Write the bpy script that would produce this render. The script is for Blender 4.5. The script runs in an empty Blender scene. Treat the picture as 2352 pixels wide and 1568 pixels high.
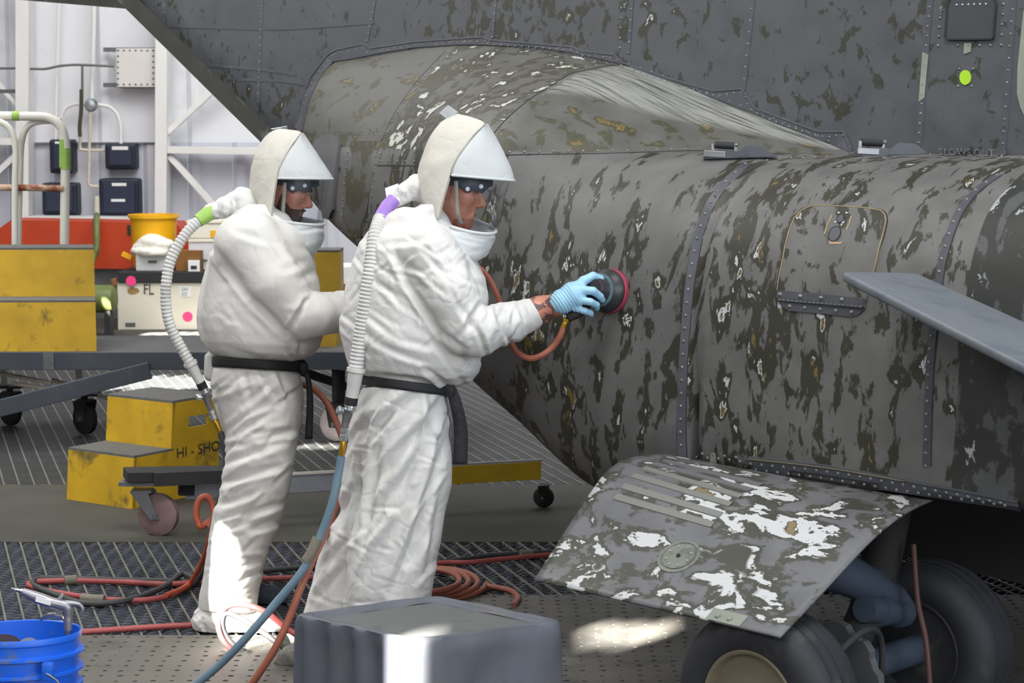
import bpy, bmesh, math, random
import numpy as np
from mathutils import Vector, Matrix
from mathutils.bvhtree import BVHTree
from mathutils import noise as mnoise
random.seed(7)
SC = bpy.context.scene
COL = SC.collection

# ------------------------------------------------------------------ camera
F = 4573.0; H = 1.85
TH = math.atan(.1102)
cam = bpy.data.cameras.new('camera'); camo = bpy.data.objects.new('camera', cam); COL.objects.link(camo)
camo.location = (0, 0, H); camo.rotation_euler = (math.pi/2 - TH, 0, 0)
cam.sensor_width = 36.0; cam.lens = 36.0*F/2352.0
cam.clip_start = .05; cam.clip_end = 200
cam.dof.use_dof = True; cam.dof.focus_distance = 6.5; cam.dof.aperture_fstop = 10.0
SC.camera = camo
# ------------------------------------------------------------------ world, sun, lamps, exposure
SC.view_settings.view_transform = 'Standard'; SC.view_settings.look = 'None'
SC.view_settings.gamma = 1.0; SC.view_settings.use_curve_mapping = False
SC.view_settings.exposure = 0.0
wd = bpy.data.worlds.new('world'); SC.world = wd; wd.use_nodes = True
bg = wd.node_tree.nodes['Background']; bg.inputs[0].default_value = (.62, .74, .95, 1); bg.inputs[1].default_value = .8
SAZ, SEL = math.radians(55), math.radians(27)
SUN_DIR = Vector((math.cos(SAZ)*math.cos(SEL), math.sin(SAZ)*math.cos(SEL), -math.sin(SEL)))
def lamp(name, kind, loc, aim, energy, color=(1, 1, 1), **kw):
    l = bpy.data.lights.new(name, kind); l.energy = energy; l.color = color
    for k, v in kw.items(): setattr(l, k, v)
    o = bpy.data.objects.new(name, l); COL.objects.link(o); o.location = loc
    o.rotation_euler = (Vector(aim) - Vector(loc)).to_track_quat('-Z', 'Y').to_euler()
    return o
lamp('sun', 'SUN', (-20, -10, 12), Vector((-20, -10, 12)) + SUN_DIR, 115.0, (1, .95, .86), angle=math.radians(.4))
lamp('roof_light', 'AREA', (.2, 4.2, 7.4), (-.2, 7.0, 0), 450, (1, .985, .95), shape='RECTANGLE', size=5, size_y=3)
lamp('front_fill_light', 'AREA', (-2.2, -3.5, 5.5), (-.4, 6.6, 1.0), 400, (1, .985, .96), shape='RECTANGLE', size=7, size_y=3)  # unseen soft fill added from the camera side to lift the suits
lamp('back_fill_light', 'AREA', (-.8, 13.6, 7.5), (-1.2, 15.5, 0), 950, (1, .99, .97), shape='RECTANGLE', size=9, size_y=5)  # unseen fill, set to brighten the rear floor and dolly rail
lamp('left_fill_light', 'AREA', (-5.6, 8.6, 5.6), (-1.2, 8.0, 1.2), 260, (1, .985, .955), shape='RECTANGLE', size=3, size_y=3)  # unseen fill added for the sponson's rear and the rear person's back
lamp('door_daylight', 'AREA', (6.0, 1.0, 3.6), (-.3, 6.6, 1.0), 230, (.72, .85, 1), shape='RECTANGLE', size=3.5, size_y=3)

# ------------------------------------------------------------------ projection helpers (pixels of the 2352x1568 photograph -> world)
FW = Vector((0, math.cos(TH), -math.sin(TH))); UP = Vector((0, math.sin(TH), math.cos(TH))); CC = Vector((0, 0, H))
def ray(px, py): return Vector((1, 0, 0))*((px-1176)/F) + UP*((784-py)/F) + FW
def P(px, py, Y):
    d = ray(px, py); return CC + d*(Y/d.y)
def G(px, py, z=0.0):
    d = ray(px, py); return CC + d*((z-H)/d.z)
PHI = math.radians(43.0)
AX = Vector((math.cos(PHI), -math.sin(PHI), 0)); NN = Vector((-math.sin(PHI), -math.cos(PHI), 0)); ZZ = Vector((0, 0, 1))
Q0 = P(1900, 352, 7.0); Q0.z = 0; KL = .1
def W(s, o, z): return Q0 + AX*s + NN*(o + KL*(1.7-z)) + ZZ*z
def side(px, py, o=0.0):
    d = ray(px, py); t = (o + KL*(1.7-H) - (CC-Q0).dot(NN))/(d.dot(NN) + KL*d.z); p = CC + d*t
    return (p-Q0).dot(AX), p.z
def stn(px, py, s):
    d = ray(px, py); t = (s - (CC-Q0).dot(AX))/d.dot(AX); p = CC + d*t
    return (p-Q0).dot(NN) - KL*(1.7-p.z), p.z

# ------------------------------------------------------------------ object helpers
def tag(o, label=None, cat=None, group=None, kind=None):
    if label: o['label'] = label
    if cat: o['category'] = cat
    if group: o['group'] = group
    if kind: o['kind'] = kind
    return o
def empty(name, loc, label=None, cat=None, group=None):
    o = bpy.data.objects.new(name, None); COL.objects.link(o); o.location = loc; o.empty_display_size = .1
    return tag(o, label, cat, group)
def put(o, parent):
    if parent is not None:
        o.parent = parent
        m = Matrix.Identity(4); q = parent
        chain = []
        while q is not None: chain.append(q); q = q.parent
        for q in reversed(chain): m = m @ q.matrix_parent_inverse @ q.matrix_basis
        o.matrix_parent_inverse = m.inverted()
    return o
def mk(name, vs, fs, mat, parent=None, smooth=True, uv=None, kind=None, label=None, angle=None):
    me = bpy.data.meshes.new(name)
    if isinstance(vs, np.ndarray): vs = vs.tolist()
    me.from_pydata([tuple(v) for v in vs], [], [tuple(f) for f in fs]); me.update()
    if uv is not None:
        ul = me.uv_layers.new(name='UVMap')
        li = np.zeros(len(me.loops), np.int32); me.loops.foreach_get('vertex_index', li)
        ul.data.foreach_set('uv', np.asarray(uv, np.float32)[li].ravel())
    if smooth: me.polygons.foreach_set('use_smooth', [True]*len(me.polygons))
    if mat is not None: me.materials.append(mat)
    o = bpy.data.objects.new(name, me); COL.objects.link(o)
    if smooth and angle: me.set_sharp_from_angle(angle=math.radians(angle))
    put(o, parent)
    if kind: o['kind'] = kind
    if label: o['label'] = label
    return o
class MB:
    """collects shapes that belong to ONE part and links them as one mesh"""
    def __init__(s): s.v = []; s.f = []
    def add(s, vs, fs):
        n = len(s.v); s.v += [Vector(v) for v in vs]; s.f += [tuple(i+n for i in f) for f in fs]; return s
    def box(s, c, sz, R=None, bev=0.0):
        c = Vector(c); R = R or Matrix.Identity(3)
        if bev > 0:
            bm = bmesh.new(); bmesh.ops.create_cube(bm, size=1)
            for v in bm.verts: v.co = Vector((v.co.x*sz[0], v.co.y*sz[1], v.co.z*sz[2]))
            bmesh.ops.bevel(bm, geom=list(bm.edges), offset=bev, segments=2, affect='EDGES', profile=.5)
            bm.verts.index_update()
            s.add([c + R @ v.co for v in bm.verts], [[v.index for v in f.verts] for f in bm.faces]); bm.free()
        else:
            vs = [c + R @ Vector((x*sz[0]/2, y*sz[1]/2, z*sz[2]/2)) for x in (-1, 1) for y in (-1, 1) for z in (-1, 1)]
            s.add(vs, [(0, 1, 3, 2), (4, 6, 7, 5), (0, 4, 5, 1), (2, 3, 7, 6), (0, 2, 6, 4), (1, 5, 7, 3)])
        return s
    def beam(s, p0, p1, w, h, up=(0, 0, 1), bev=0.0):
        p0 = Vector(p0); p1 = Vector(p1); d = p1-p0; L = d.length; d = d/L
        u = Vector(up); x = d.cross(u)
        if x.length < 1e-4: x = d.cross(Vector((0, 1, 0)))
        x.normalize(); u = x.cross(d)
        R = Matrix((x, d, u)).transposed()
        return s.box((p0+p1)/2, (w, L, h), R, bev)
    def tube(s, pts, r, n=10, smooth=True, sub=6, cap=True, flat=None):
        v, f = tube_geo(pts, r, n, smooth, sub, cap); return s.add(v, f)
    def cyl(s, p0, p1, r, n=16, r2=None):
        v, f = tube_geo([p0, p1], [r, r if r2 is None else r2], n, False, 1, True); return s.add(v, f)
    def lathe(s, c, ax, prof, n=24, close=False):
        """prof: list of (radius, height along ax)"""
        ax = Vector(ax).normalized(); c = Vector(c)
        x = ax.cross(Vector((0, 0, 1)))
        if x.length < 1e-3: x = Vector((1, 0, 0))
        x.normalize(); y = ax.cross(x)
        vs = []; fs = []; m = len(prof)
        for r, h in prof:
            for i in range(n):
                a = 2*math.pi*i/n; vs.append(c + ax*h + (x*math.cos(a) + y*math.sin(a))*r)
        for j in range(m-1 if not close else m):
            k = (j+1) % m
            for i in range(n):
                i2 = (i+1) % n; fs.append((j*n+i, j*n+i2, k*n+i2, k*n+i))
        if not close:
            if prof[0][0] > 1e-5: fs.append(tuple(range(n-1, -1, -1)))
            if prof[-1][0] > 1e-5: fs.append(tuple((m-1)*n+i for i in range(n)))
        return s.add(vs, fs)
    def prism(s, poly, off):
        """polygon (list of points) extruded by vector off"""
        n = len(poly); off = Vector(off); vs = [Vector(p) for p in poly] + [Vector(p)+off for p in poly]
        fs = [tuple(range(n-1, -1, -1)), tuple(range(n, 2*n))] + [(i, (i+1) % n, n+(i+1) % n, n+i) for i in range(n)]
        return s.add(vs, fs)
    def build(s, name, mat, parent=None, smooth=True, kind=None, label=None, angle=35):
        return mk(name, s.v, s.f, mat, parent, smooth, None, kind, label, angle)
def crom(pts, sub):
    pts = [Vector(p) for p in pts]; out = []
    n = len(pts)
    for i in range(n-1):
        p0 = pts[i-1] if i > 0 else pts[0]*2-pts[1]; p1 = pts[i]; p2 = pts[i+1]; p3 = pts[i+2] if i+2 < n else pts[-1]*2-pts[-2]
        for k in range(sub):
            t = k/sub
            out.append(.5*((2*p1) + (p2-p0)*t + (2*p0-5*p1+4*p2-p3)*t*t + (3*p1-p0-3*p2+p3)*t**3))
    out.append(pts[-1]); return out
def tube_geo(pts, r, n=10, smooth=True, sub=6, cap=True):
    m0 = len(pts)
    rr = list(r) if isinstance(r, (list, tuple)) else [r]*m0
    if smooth and m0 > 2:
        path = crom(pts, sub); rad = [rr[min(i//sub, m0-1)]*(1-(i % sub)/sub) + rr[min(i//sub+1, m0-1)]*((i % sub)/sub) for i in range(len(path))]
    else: path = [Vector(p) for p in pts]; rad = rr
    m = len(path); T = []
    for i in range(m):
        d = path[min(i+1, m-1)] - path[max(i-1, 0)]
        T.append(d.normalized() if d.length > 1e-9 else Vector((0, 0, 1)))
    x = T[0].cross(Vector((0, 0, 1)))
    if x.length < 1e-3: x = T[0].cross(Vector((0, 1, 0)))
    x.normalize(); vs = []; fs = []
    for i in range(m):
        x = x - T[i]*x.dot(T[i]); x.normalize(); y = T[i].cross(x)
        for k in range(n):
            a = 2*math.pi*k/n; vs.append(path[i] + (x*math.cos(a) + y*math.sin(a))*rad[i])
    for i in range(m-1):
        for k in range(n):
            k2 = (k+1) % n; fs.append((i*n+k, i*n+k2, (i+1)*n+k2, (i+1)*n+k))
    if cap: fs.append(tuple(range(n-1, -1, -1))); fs.append(tuple((m-1)*n+k for k in range(n)))
    return vs, fs

# ------------------------------------------------------------------ materials
def nodes_mat(name):
    m = bpy.data.materials.new(name); m.use_nodes = True; nt = m.node_tree
    return m, nt, nt.nodes['Principled BSDF']
def N_(nt, kind, **kw):
    n = nt.nodes.new(kind)
    for k, v in kw.items():
        if k.startswith('i_'): n.inputs[int(k[2:]) if k[2:].isdigit() else k[2:].replace('_', ' ')].default_value = v
        else: setattr(n, k, v)
    return n
def L_(nt, a, b): nt.links.new(a, b)
def ramp(nt, src, stops, interp='LINEAR'):
    r = N_(nt, 'ShaderNodeValToRGB'); r.color_ramp.interpolation = interp
    el = r.color_ramp.elements
    while len(el) < len(stops): el.new(.5)
    for e, (p, c) in zip(el, stops): e.position = p; e.color = tuple(c) + (1,) if len(c) == 3 else c
    L_(nt, src, r.inputs[0]); return r
def mixc(nt, fac, a, b):
    m = N_(nt, 'ShaderNodeMix', data_type='RGBA')
    for s, v in ((m.inputs[0], fac), (m.inputs[6], a), (m.inputs[7], b)):
        if hasattr(v, 'is_output') or hasattr(v, 'links'): L_(nt, v, s)
        else: s.default_value = (tuple(v) + (1,) if isinstance(v, (tuple, list)) and len(v) == 3 else v)
    return m.outputs[2]
def vmap(nt, scale=(1, 1, 1), rot=(0, 0, 0), coord='Object'):
    tc = N_(nt, 'ShaderNodeTexCoord'); mp = N_(nt, 'ShaderNodeMapping'); mp.inputs['Scale'].default_value = scale; mp.inputs['Rotation'].default_value = rot
    L_(nt, tc.outputs[coord], mp.inputs[0]); return mp.outputs[0]
def noise(nt, vec, scale, detail=3, rough=.55, dist=0.0):
    n = N_(nt, 'ShaderNodeTexNoise'); n.inputs['Scale'].default_value = scale; n.inputs['Detail'].default_value = detail
    n.inputs['Roughness'].default_value = rough; n.inputs['Distortion'].default_value = dist
    L_(nt, vec, n.inputs['Vector']); return n.outputs[0]
def mth(nt, op, a, b=None, c=None):
    n = N_(nt, 'ShaderNodeMath', operation=op)
    for i, v in enumerate((a, b, c)):
        if v is None: continue
        if isinstance(v, (int, float)): n.inputs[i].default_value = v
        else: L_(nt, v, n.inputs[i])
    return n.outputs[0]
def bump(nt, bs, h, strength=.3, dist=.01):
    b = N_(nt, 'ShaderNodeBump'); b.inputs['Strength'].default_value = strength; b.inputs['Distance'].default_value = dist
    L_(nt, h, b.inputs['Height']); L_(nt, b.outputs[0], bs.inputs['Normal'])
def simple(name, col, rough=.5, metal=0.0, var=.12, scale=9.0, bmp=.08, dirt=None, dirt_amt=.45, dirt_scale=5.0, spec=.5, stretch=(1, 1, 1)):
    """painted / plain surface: base colour with gentle variation, optional patches of wear or dirt"""
    m, nt, bs = nodes_mat(name)
    v = vmap(nt, stretch); n1 = noise(nt, v, scale, 4)
    c = ramp(nt, n1, [(.3, tuple(x*(1-var) for x in col)), (.7, tuple(min(1, x*(1+var)) for x in col))]).outputs[0]
    if dirt is not None:
        n2 = noise(nt, v, dirt_scale, 6, .65, .3)
        f = ramp(nt, n2, [(dirt_amt, (0, 0, 0)), (dirt_amt+.12, (1, 1, 1))]).outputs[0]
        c = mixc(nt, f, c, dirt)
    L_(nt, c, bs.inputs['Base Color'])
    bs.inputs['Roughness'].default_value = rough; bs.inputs['Metallic'].default_value = metal; bs.inputs['Specular IOR Level'].default_value = spec
    if bmp: bump(nt, bs, noise(nt, v, scale*6, 3), bmp, .004)
    return m
def lin(*c):  # sRGB 0-255 -> linear
    return tuple(((x/255+.055)/1.055)**2.4 if x > 10 else x/255/12.92 for x in c)

def paint(name, grey, olive, sx, sv, scale, t_ol, t_core, gate=.5, white=lin(180, 184, 186), tan=lin(104, 88, 46), streak=None, rough=.5, white_big=False, seed=0.0, rot=0.0):
    """sanded aircraft paint: grey coat, dark olive coat showing in patches, light primer rings and tan filler in their middles (UV in metres)"""
    m, nt, bs = nodes_mat(name)
    tc = N_(nt, 'ShaderNodeTexCoord'); mp = N_(nt, 'ShaderNodeMapping'); L_(nt, tc.outputs['UV'], mp.inputs[0])
    mp.inputs['Scale'].default_value = (sx, sv, 1); mp.inputs['Location'].default_value = (seed, seed*.7, seed*.3); mp.inputs['Rotation'].default_value = (0, 0, rot)
    uv = mp.outputs[0]
    mp2 = N_(nt, 'ShaderNodeMapping'); L_(nt, tc.outputs['UV'], mp2.inputs[0]); mp2.inputs['Location'].default_value = (seed+3, 1.7, 0)
    big = noise(nt, mp2.outputs[0], 1.6, 2)
    v = noise(nt, uv, scale, 5, .58, .35)
    fine = noise(nt, uv, scale*5.5, 3, .6)
    v = mth(nt, 'ADD', v, mth(nt, 'MULTIPLY', mth(nt, 'SUBTRACT', fine, .5), .085))
    v = mth(nt, 'ADD', v, mth(nt, 'MULTIPLY', mth(nt, 'SUBTRACT', big, .5), .34))
    core = noise(nt, mp2.outputs[0], 3.1, 2)                    # where sanding went through to primer
    tint = noise(nt, mp2.outputs[0], 7.0, 4)
    base = ramp(nt, tint, [(.3, tuple(x*.82 for x in grey)), (.7, tuple(x*1.16 for x in grey))]).outputs[0]
    ol = ramp(nt, tint, [(.3, olive), (.7, tuple(x*1.3 for x in olive))]).outputs[0]
    f1 = ramp(nt, v, [(t_ol, (0, 0, 0)), (t_ol+.034, (1, 1, 1))]).outputs[0]
    c = mixc(nt, f1, base, ol)
    g = ramp(nt, core, [(gate-.01, (0, 0, 0)), (gate+.01, (1, 1, 1))]).outputs[0]
    if white_big:
        f2 = mth(nt, 'MULTIPLY', ramp(nt, v, [(t_core, (0, 0, 0)), (t_core+.014, (1, 1, 1))]).outputs[0], g)
        c = mixc(nt, f2, c, white)
        f3 = ramp(nt, v, [(t_core+.10, (0, 0, 0)), (t_core+.112, (1, 1, 1)), (t_core+.118, (1, 1, 1))]).outputs[0]
        c = mixc(nt, mth(nt, 'MULTIPLY', f3, g), c, olive)
        f4 = ramp(nt, v, [(t_core+.125, (0, 0, 0)), (t_core+.137, (1, 1, 1))]).outputs[0]
        c = mixc(nt, mth(nt, 'MULTIPLY', f4, g), c, tan)
    else:
        f2 = ramp(nt, v, [(t_core, (0, 0, 0)), (t_core+.008, (1, 1, 1)), (t_core+.032, (1, 1, 1)), (t_core+.042, (0, 0, 0))]).outputs[0]
        g2 = ramp(nt, noise(nt, uv, scale*.9, 1), [(gate-.05, (0, 0, 0)), (gate, (1, 1, 1))]).outputs[0]
        c = mixc(nt, mth(nt, 'MULTIPLY', mth(nt, 'MULTIPLY', f2, g), g2), c, white)
        f3 = ramp(nt, v, [(t_core+.042, (0, 0, 0)), (t_core+.056, (1, 1, 1))]).outputs[0]
        c = mixc(nt, f3, c, tan)
    if streak:
        c = streak(nt, tc.outputs['UV'], c)
    L_(nt, c, bs.inputs['Base Color'])
    rr = ramp(nt, tint, [(.3, (rough-.08,)*3), (.7, (rough+.1,)*3)]).outputs[0]
    L_(nt, rr, bs.inputs['Roughness']); bs.inputs['Specular IOR Level'].default_value = .45
    bump(nt, bs, mth(nt, 'ADD', mth(nt, 'MULTIPLY', fine, .25), v), .12, .006)
    return m

# ================================================================== hangar shell
M = {}
M['concrete'] = simple('concrete', lin(71, 70, 64), .8, var=.14, scale=2.2, bmp=.15, dirt=lin(62, 62, 58), dirt_amt=.52, dirt_scale=1.3)
M['grate_rear'] = simple('grating_bar_shaded', lin(62, 64, 66), .6, .3, var=.25, bmp=.05)  # darker copy of the bars, shade under the platform put into the colour
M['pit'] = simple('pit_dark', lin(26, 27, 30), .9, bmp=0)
M['plate'] = simple('steel_plate', lin(98, 96, 90), .62, .25, var=.16, scale=3.0, bmp=.1, dirt=lin(74, 73, 70), dirt_amt=.5, dirt_scale=2.0)
M['grate_bar'] = simple('grating_bar', lin(90, 94, 104), .6, .4, var=.25, bmp=.05)
M['grate_cross'] = simple('grating_cross', lin(118, 117, 108), .6, .3, var=.2, bmp=.05)
M['wall'] = simple('wall_panel', lin(226, 227, 232), .55, var=.03, scale=1.0, bmp=.02, dirt=lin(208, 208, 210), dirt_amt=.6, dirt_scale=.8)
M['wall_low'] = simple('wall_liner', lin(205, 206, 216), .55, var=.03, scale=1.0, bmp=.02, dirt=lin(190, 190, 198), dirt_amt=.58, dirt_scale=.9)
M['white_steel'] = simple('white_steel', lin(232, 232, 230), .5, var=.04, scale=2.0, bmp=.03, dirt=lin(196, 190, 178), dirt_amt=.66, dirt_scale=3.0)
M['dark_wall'] = simple('hangar_grey', lin(118, 118, 120), .8, var=.05, scale=.6, bmp=0)

YW = 20.5
GA = math.radians(-17)
def clip_line(p, d, x0, x1, y0, y1):
    t0, t1 = -1e9, 1e9
    for c, dd, lo, hi in ((p[0], d[0], x0, x1), (p[1], d[1], y0, y1)):
        if abs(dd) < 1e-9:
            if c < lo or c > hi: return None
        else:
            a, b = (lo-c)/dd, (hi-c)/dd
            if a > b: a, b = b, a
            t0, t1 = max(t0, a), min(t1, b)
    return (t0, t1) if t1 > t0 + .02 else None
def grating(name, x0, x1, y0, y1, pitch, wavy, ztop=0.0, depth=.035):
    root = MB()
    cd = (math.sin(GA), math.cos(GA)); bd = (math.cos(GA), -math.sin(GA))
    R = 14.0; cx, cy = (x0+x1)/2, (y0+y1)/2
    cross = MB(); bear = MB(); n = int(R/pitch)
    for i in range(-n, n):
        p = (cx + bd[0]*i*pitch, cy + bd[1]*i*pitch); r = clip_line(p, cd, x0, x1, y0, y1)
        if r:
            a = Vector((p[0]+cd[0]*r[0], p[1]+cd[1]*r[0], ztop-.004)); b = Vector((p[0]+cd[0]*r[1], p[1]+cd[1]*r[1], ztop-.004)); cross.beam(a, b, .008, .008)
    for i in range(-n, n):
        p = (cx + cd[0]*i*pitch*.62, cy + cd[1]*i*pitch*.62); r = clip_line(p, bd, x0, x1, y0, y1)
        if not r: continue
        if not wavy:
            a = Vector((p[0]+bd[0]*r[0], p[1]+bd[1]*r[0], ztop-depth/2-.003)); b = Vector((p[0]+bd[0]*r[1], p[1]+bd[1]*r[1], ztop-depth/2-.003)); bear.beam(a, b, pitch*.62*.78, depth)
        else:                                        # serrated bearing bar
            step = .0155; k = max(2, int((r[1]-r[0])/step)); vs = []; fs = []
            for j in range(k+1):
                t = r[0] + (r[1]-r[0])*j/k; zz = ztop - (.002 if j % 4 in (0, 1) else .011)
                for w, z in ((-.0045, ztop-depth), (-.0045, zz), (.0045, zz), (.0045, ztop-depth)):
                    vs.append((p[0]+bd[0]*t+cd[0]*w, p[1]+bd[1]*t+cd[1]*w, z))
            for j in range(k):
                for q in range(3): fs.append((j*4+q, j*4+q+1, j*4+4+q+1, j*4+4+q))
            bear.add(vs, fs)
    e = empty(name, (cx, cy, ztop)); e['kind'] = 'structure'
    cross.build('cross_bars', M['grate_cross'], e, False, 'stuff'); bear.build('bearing_bars', M['grate_bar'] if wavy else M['grate_rear'], e, False, 'stuff')
    return e
def slab(name, x0, x1, y0, y1, z0, z1, mat):
    o = MB().box(((x0+x1)/2, (y0+y1)/2, (z0+z1)/2), (x1-x0, y1-y0, z1-z0)).build(name, mat, None, False); o['kind'] = 'structure'; return o
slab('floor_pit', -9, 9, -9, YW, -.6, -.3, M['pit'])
slab('floor', -7, 7, 8.68, 10.08, -.3, 0, M['concrete'])
slab('floor_rear', -7, 7, 16.4, YW, -.3, 0, M['concrete'])
slab('floor_front', -7, 7, -9, 4.3, -.3, 0, M['concrete'])
grating('floor_grating', -3.4, 3.4, 6.6, 8.68, .066, True)
grating('floor_grating_rear', -6.5, 5.0, 10.08, 16.4, .075, False)
def perforated(name, x0, x1, y0, y1, pitch, skew, z=.004):
    vs = []; fs = []; nx = int((x1-x0)/pitch); ny = int((y1-y0)/pitch); px = (x1-x0)/nx; py = (y1-y0)/ny
    for i in range(nx):
        for j in range(ny):
            cx = x0+(i+.5)*px; cy = y0+(j+.5)*py; jx, jy = random.uniform(-.006, .006), random.uniform(-.006, .006); b = len(vs); ca, sa = math.cos(skew), math.sin(skew)
            rh = random.uniform(.0058, .0088) if random.random() > .12 else .0035
            rx, ry = rh*1.35, rh
            for k in range(8):
                a = math.pi/4*k; ox, oy = math.cos(a), math.sin(a); mx = max(abs(ox), abs(oy)); sx, sy = ox/mx*px/2, oy/mx*py/2
                vs += [(cx+sx, cy+sy, z), (cx+jx+ox*rx, cy+jy+oy*ry, z), (cx+jx+ox*rx, cy+jy+oy*ry, z-.02)]
            for k in range(8):
                k2 = (k+1) % 8
                fs += [(b+k*3, b+k2*3, b+k2*3+1, b+k*3+1), (b+k*3+1, b+k2*3+1, b+k2*3+2, b+k*3+2)]
    lip = len(vs); vs += [(x0, y1, z), (x1, y1, z), (x1, y1, z-.03), (x0, y1, z-.03)]; fs.append((lip, lip+1, lip+2, lip+3))
    o = mk(name, vs, fs, M['plate'], None, False); o['kind'] = 'structure'
perforated('floor_plate_left', -3.4, -.42, 4.3, 7.05, .062, 0)
perforated('floor_plate_right', -.415, 3.4, 4.3, 7.66, .062, 0, .006)

def holed_panel(name, origin, u, v, us, vs_, holes, thick, mat):
    """a wall panel with rectangular openings; holes in (u, v) metres"""
    U = sorted(set([us[0], us[1]] + [h[0] for h in holes] + [h[1] for h in holes])); Vv = sorted(set([vs_[0], vs_[1]] + [h[2] for h in holes] + [h[3] for h in holes]))
    mb = MB(); origin = Vector(origin); u = Vector(u); v = Vector(v)
    def solid(a, b): return not any(h[0] < a < h[1] and h[2] < b < h[3] for h in holes)
    for i in range(len(U)-1):
        for j in range(len(Vv)-1):
            if solid((U[i]+U[i+1])/2, (Vv[j]+Vv[j+1])/2):
                q = [origin+u*U[a]+v*Vv[b] for a, b in ((i, j), (i+1, j), (i+1, j+1), (i, j+1))]
                mb.prism(q, u.cross(v).normalized()*thick)
    o = mb.build(name, mat, None, False); o['kind'] = 'structure'; return o
def sun_hole(pts, pad=.0):
    ys = []; zs = []
    for p in pts:
        t = (p[0]+7)/SUN_DIR.x; h = Vector(p) - SUN_DIR*t; ys.append(h.y); zs.append(h.z)
    return (min(ys)-pad, max(ys)+pad, min(zs)-pad, max(zs)+pad)
def floor_strip(x0, x1, y0, y1, w=.11):
    n = max(1, round((x1-x0)/w)); w = (x1-x0)/n; k1 = SUN_DIR.y/SUN_DIR.x; k2 = -SUN_DIR.z/SUN_DIR.x
    return [(y0-(x0+(i+.5)*w+7)*k1, y1-(x0+(i+.5)*w+7)*k1, (x0+i*w+7)*k2, (x0+(i+1)*w+7)*k2) for i in range(n)]
bev = [G(918, 1466, .37), G(984, 1469, .37)]
HOLES = [sun_hole([(-1.05, 7.07, .05), (-.965, 7.08, .31)]), sun_hole([(bev[0].x, bev[0].y, .375), (bev[1].x, bev[1].y, .375), (bev[0].x, bev[0].y-.01, .0)])]
HOLES += floor_strip(-.98, -.74, 6.92, 7.14) + floor_strip(.27, .46, 6.9, 7.2) + floor_strip(.46, .58, 7.02, 7.2) + floor_strip(-3.0, -1.95, 13.75, 14.5, .15) + floor_strip(-3.25, -2.3, 17.26, 17.56, .12) + floor_strip(-1.25, -.95, 11.24, 11.36, .1)
holed_panel('wall_left', (-7, 0, 0), (0, 1, 0), (0, 0, 1), (-9, YW), (0, 9), HOLES, .01, M['dark_wall'])  # unseen wall, its openings shaped so sun patches land on chosen spots
slab('wall_right', 7, 7.2, -9, YW, 0, 9, M['dark_wall'])
slab('wall_front', -7, 1.5, -9.2, -9, 0, 9, M['dark_wall'])
slab('ceiling', -7.2, 7.2, -9.2, YW+.2, 9, 9.2, M['dark_wall'])
# back wall: ribbed sheets in two courses, each sheet a piece of its own
def ribbed(name, z0, z1, mat, pitch=.92, y=YW):
    root = empty(name, (0, y, z0)); root['kind'] = 'structure'; x = -7.0
    while x < 7:
        pr = [(x, 0), (x+.05, -.035), (x+.12, -.035), (x+.17, 0), (x+pitch-.006, 0), (x+pitch-.006, .02)]; vs = []
        for px, dy in pr: vs += [(px, y+dy, z0), (px, y+dy, z1)]
        mk('panel', vs, [(2*i, 2*i+2, 2*i+3, 2*i+1) for i in range(len(pr)-1)], mat, root, False); x += pitch
    return root
zs = P(200, 327, YW).z
ribbed('wall_back', zs, 9, M['wall']); ribbed('wall_back_lower', 0, zs, M['wall_low'], .46, YW-.02)
def wbeam(name, a, b, w, d, y=YW-.25, mat=None):
    """a flat steel member in front of the back wall from pixel a to pixel b, w px wide"""
    p, q = P(*a, y), P(*b, y); k = y/F
    o = MB().beam(p, q, d, w*k, up=((q-p).cross(Vector((0, 1, 0)))), bev=.004).build(name, mat or M['white_steel'], None, False); o['kind'] = 'structure'; return o
wbeam('trim_1', (57, -160), (57, 620), 30, .25)
wbeam('trim_2', (376, -160), (373, 620), 27, .25)
wbeam('trim_3', (388, 344), (760, 350), 16, .2)
wbeam('trim_4', (-60, 325), (42, 325), 16, .2)
wbeam('trim_5', (386, 304), (520, 180), 13, .1)
wbeam('trim_6', (388, 356), (560, 548), 13, .1)
wbeam('trim_7', (42, 352), (-90, 480), 13, .1)
wbeam('trim_8', (40, 240), (-60, 130), 10, .1)
wbeam('trim_9', (72, 504), (330, 506), 17, .3, YW-.4)
wbeam('trim_10', (72, 328), (360, 328), 3, .05, YW-.06, M['dark_wall'])

# ================================================================== aircraft
def pchip(xs, Y, x):
    """monotone cubic through rows Y (n,m) at xs, sampled at x"""
    xs = np.asarray(xs, float); Y = np.asarray(Y, float); h = np.diff(xs)[:, None]; d = np.diff(Y, axis=0)/h
    m = np.zeros_like(Y); m[0] = d[0]; m[-1] = d[-1]
    same = d[:-1]*d[1:] > 0; w1 = 2*h[1:]+h[:-1]; w2 = h[1:]+2*h[:-1]
    with np.errstate(divide='ignore', invalid='ignore'):
        hm = (w1+w2)/(w1/d[:-1]+w2/d[1:])
    m[1:-1] = np.where(same, hm, 0)
    out = []
    for q in x:
        i = min(max(int(np.searchsorted(xs, q)-1), 0), len(xs)-2); t = (q-xs[i])/h[i, 0]; hh = h[i, 0]
        out.append((2*t**3-3*t*t+1)*Y[i]+(t**3-2*t*t+t)*hh*m[i]+(-2*t**3+3*t*t)*Y[i+1]+(t**3-t*t)*hh*m[i+1])
    return np.array(out)
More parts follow.
